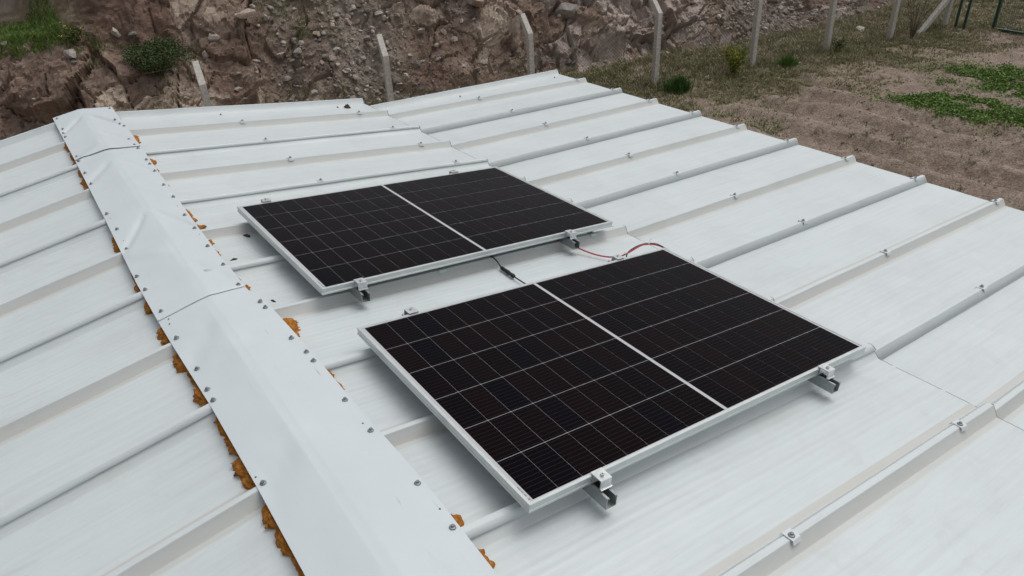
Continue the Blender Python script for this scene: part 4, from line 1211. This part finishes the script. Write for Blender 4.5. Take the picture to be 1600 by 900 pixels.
def bank_grass():
    r = np.random.default_rng(8)
    Vs, Ts, Cs = [], [], []; n = 0
    # (t, q, spread t, spread q, tufts, height, colours)
    for (ct, cq, st, sq, k, h, cols) in [(-7.30, 1.95, .30, .22, 70, .10, OLIVE + GREEN), (-6.5, 1.75, .30, .30, 60, .10, OLIVE), (-7.0, 1.35, .35, .2, 45, .10, GREEN), (-7.4, .45, .35, .18, 40, .09, OLIVE), (-4.3, 1.05, .4, .3, 36, .08, OLIVE),
                                         (-9.75, .85, .35, .2, 30, .10, OLIVE), (-6.1, .0, .28, .15, 50, .14, GREEN), (-7.9, .1, .5, .2, 36, .10, OLIVE), (-10.9, 1.45, .2, .15, 50, .12, GREEN), (-2.0, .0, .5, .2, 40, .14, GREEN), (-5.2, .1, .3, .2, 40, .14, DRY + OLIVE)]:
        for _ in range(k):
            t, q = r.normal(ct, st), r.normal(cq, sq)
            P0 = bank_point(t, q); m = 16
            P = P0 + np.stack([r.normal(0, .04, m), r.normal(0, .04, m), np.full(m, -.01)], 1)
            v, T, cc = blades(P, h * r.uniform(.5, 1.2, m), r.uniform(.003, .006, m), r.uniform(.3, 1.1, m), pal(r, m, cols), r)
            Vs.append(v); Ts.append(T + n); Cs.append(cc); n += len(v)
    # turf on the shelf
    for _ in range(5200):
        t = r.uniform(-15, -10.4); q = 1.5 + abs(r.normal(0, 1.0)) if r.random() < .62 else r.uniform(1.5, 6.5)
        i = min(np.searchsorted(BK['T'], t), len(BK['T']) - 1); j = min(np.searchsorted(BK['wv'], q), len(BK['wv']) - 1)
        P0 = BK['V'][i, j]
        if BK['m'][i, j] < .6 or P0[2] < GROUND_Z + 1.85 or BK['tr'][i, j] > .35: continue
        if q > 3.4 and vnoise(np.array([t * 1.1]), np.array([q * 1.1]), 12)[0] < .5: continue
        m = 12
        P = P0 + np.stack([r.normal(0, .045, m), r.normal(0, .045, m), np.full(m, -.01)], 1)
        v, T, cc = blades(P, r.uniform(.05, .13, m), r.uniform(.003, .007, m), r.uniform(.3, 1.1, m), pal(r, m, GREEN + LUSH if q < 3 else GREEN + OLIVE), r)
        Vs.append(v); Ts.append(T + n); Cs.append(cc); n += len(v)
    tag(link_obj('bank_grass', fast_mesh('bank_grass', np.concatenate(Vs), np.concatenate(Ts), M_LEAF, False, np.concatenate(Cs))), 'green grass on the shelf and ledges of the rock bank', 'grass', kind='stuff')
bank_grass()
def clover():
    r = np.random.default_rng(9)
    n = 240000
    x = r.uniform(12.3, 20, n); y = r.uniform(2.6, 7.2, n)
    # two lobes with a bare strip between them
    def lobe(cx, cy, a, b, rot):
        c, s = math.cos(rot), math.sin(rot); dx, dy = x - cx, y - cy
        return ((dx * c + dy * s) / a) ** 2 + ((-dx * s + dy * c) / b) ** 2
    e = (fbm(x * 1.6, y * 1.6, 14, 3) - .5) * 1.5
    k = np.minimum(lobe(13.9, 4.65, .85, 1.45, .30), lobe(16.2, 4.7, 1.35, 1.9, -.1)) + e
    k = k + (fbm(x * 6, y * 6, 18, 2) - .5) * .9
    keep = ((k < 1) & (r.random(n) < np.clip((1 - k) * 1.6, .03, 1)) & (fbm(x * 2.6, y * 2.6, 15, 2) > .29)) | ((k < 1.7) & (r.random(n) < .03))
    x, y = x[keep], y[keep]; n = len(x)
    P = np.stack([x, y, ground_height(x, y) + r.uniform(.002, .05, n) * (.4 + fbm(x * 3, y * 3, 16, 2))], 1)
    N = np.stack([r.normal(0, 1, n), r.normal(0, 1, n), r.uniform(-.1, .5, n)], 1)
    V, T, Cc = leaves(P, N, r.uniform(.028, .050, n), r.uniform(.010, .018, n), pal(r, n, LUSH) * .82, r)
    tag(link_obj('ground_cover', fast_mesh('ground_cover', V, T, M_LEAF, False, Cc)), 'bright green leafy ground cover in a patch right of the roof', 'ground cover', kind='stuff')
    # a few weeds in the tilled soil and small green patches by the eave
    Vs, Ts, Cs = [], [], []; m = 0
    for (cx, cy, s, k, h) in [(10.45, 6.80, .22, 420, .07), (10.40, 7.72, .20, 160, .06), (11.3, 7.6, .3, 140, .05), (9.9, 8.2, .3, 200, .07)] + [(r.uniform(9.6, 14.5), r.uniform(1.6, 6.2), .05, 26, .06) for _ in range(46)]:
        P = np.stack([r.normal(cx, s, k), r.normal(cy, s, k), np.zeros(k)], 1); P[:, 2] = ground_height(P[:, 0], P[:, 1]) - .004
        v, T, cc = blades(P, h * r.uniform(.5, 1.2, k), r.uniform(.004, .008, k), r.uniform(.3, 1.2, k), pal(r, k, GREEN + LUSH if s > .1 else OLIVE + GREEN), r)
        Vs.append(v); Ts.append(T + m); Cs.append(cc); m += len(v)
    tag(link_obj('soil_weeds', fast_mesh('soil_weeds', np.concatenate(Vs), np.concatenate(Ts), M_LEAF, False, np.concatenate(Cs))), 'small green weeds scattered on the bare tilled soil beside the eave', 'weeds', kind='stuff')
clover()

def spiky_bush(x, y, rad, h, n, cols, label, seed):
    r = np.random.default_rng(seed)
    root = empty('shrub', (x, y, gz(x, y))); tag(root, label, 'shrub')
    P = np.stack([r.normal(0, rad * .30, n), r.normal(0, rad * .30, n), np.full(n, -.02)], 1)
    out = r.normal(size=(n, 3)); out[:, 2] = np.abs(out[:, 2]) * 1.1 + .35; out /= np.linalg.norm(out, axis=1, keepdims=True)
    L = r.uniform(.55, 1.05, n)
    tip = P + out * np.stack([np.full(n, rad), np.full(n, rad), np.full(n, h)], 1) * L[:, None]
    mid = (P + tip) / 2 + np.array([0, 0, h * .10])
    a = r.uniform(0, 6.28, n); s = np.stack([np.cos(a), np.sin(a), a * 0], 1) * r.uniform(.004, .008, n)[:, None]
    V = np.stack([P - s, P + s, mid - s, mid + s, tip], 1).reshape(-1, 3); k = np.arange(n)[:, None] * 5
    T = np.concatenate([k + np.array([[0, 1, 3]]), k + np.array([[0, 3, 2]]), k + np.array([[2, 3, 4]])])
    link_obj('crown', fast_mesh('crown', V, T, M_LEAF, False, np.repeat(pal(r, n, cols), 5, 0)), root)
    b = MB()
    for _ in range(4):
        q = r.uniform(-.25, .25, 2) * rad; b.tube([(q[0] * .3, q[1] * .3, -.05), (q[0], q[1], h * .3)], .012, 5, .005)
    b.build('trunk', M_TWIG, root)
def leafy_bush(P0, rad, h, n, cols, label, seed, name='shrub', leaf=.05, stems=9, thin=1.0):
    r = np.random.default_rng(seed)
    root = empty(name, P0); tag(root, label, 'shrub')
    b = MB(); tips = []
    for _ in range(stems):
        a = r.uniform(0, 6.28); e = r.uniform(.25, 1.0)
        p = [(r.normal(0, .015), r.normal(0, .015), -.05)]
        q = np.array([math.cos(a) * rad * e * .9, math.sin(a) * rad * e * .9, h * r.uniform(.65, 1.0)])
        mid = q * np.array([.4, .4, .5]); b.tube(catmull([p[0], tuple(mid), tuple(q)], 5), .010 * thin, 5, .003)
        for f in np.linspace(.35, 1.0, 7): tips.append(np.array(mid) * (1 - f) + q * f if f > .5 else mid * (f / .5))
        for _ in range(3):
            f = r.uniform(.4, .95); s = mid * (1 - f) + q * f; e2 = s + r.normal(size=3) * np.array([rad * .25, rad * .25, h * .12])
            b.tube([tuple(s), tuple(e2)], .004 * thin, 4, .002); tips.append(e2)
    b.build('trunk', M_TWIG, root)
    if n:
        tips = np.array(tips); P = tips[r.integers(0, len(tips), n)] + r.normal(size=(n, 3)) * np.array([rad * .16, rad * .16, h * .10])
        P[:, 2] = np.maximum(P[:, 2], .01)
        N = r.normal(size=(n, 3)); N[:, 2] += .5
        V, T, Cc = leaves(P, N, r.uniform(.6, 1.2, n) * leaf, r.uniform(.25, .4, n) * leaf, pal(r, n, cols), r)
        link_obj('crown', fast_mesh('crown', V, T, M_LEAF, False, Cc), root)
spiky_bush(10.86, 9.46, .30, .40, 1500, [(.055, .115, .020), (.072, .140, .026), (.042, .090, .018)], 'round dark green spiky shrub beside the post nearest the roof corner', 31)
leafy_bush((12.55, 9.38, gz(12.55, 9.38)), .27, .58, 1100, [(.18, .21, .035), (.28, .26, .04), (.13, .17, .03)], 'yellow-green leafy shrub in front of the fence', 32, leaf=.06)
spiky_bush(14.12, 9.10, .26, .32, 1100, [(.11, .19, .032), (.08, .155, .025)], 'small bright green spiky shrub between two fence posts', 33)
leafy_bush((15.80, 8.95, gz(15.8, 8.95)), .20, .34, 260, [(.06, .085, .025), (.09, .10, .035)], 'small sparse dull green shrub beside a fence post', 34, leaf=.05)
leafy_bush((18.25, 8.45, gz(18.25, 8.45)), .50, 1.25, 60, [(.09, .08, .04)], 'bare twiggy bush with thin upright stems near the slanting brace', 35, leaf=.04, stems=13, thin=.8)
pb = bank_point(-9.85, 1.15)
leafy_bush(tuple(pb + np.array([0, -.12, -.05])), .62, .55, 11000, [(.045, .075, .022), (.062, .090, .028), (.080, .105, .034)], 'dark green bush on the rock bank above the left end of the roof', 36, leaf=.040, stems=26)
pb = bank_point(-11.1, 1.55)
leafy_bush(tuple(pb + np.array([0, -.05, -.05])), .26, .26, 900, [(.055, .085, .022), (.08, .11, .03), (.06, .09, .025), (.05, .08, .02), (.07, .10, .026), (.09, .12, .03), (.055, .085, .022), (.42, .34, .03)], 'low dark shrub with yellow flowers hanging over the grassy shelf edge', 37, leaf=.035, stems=9)
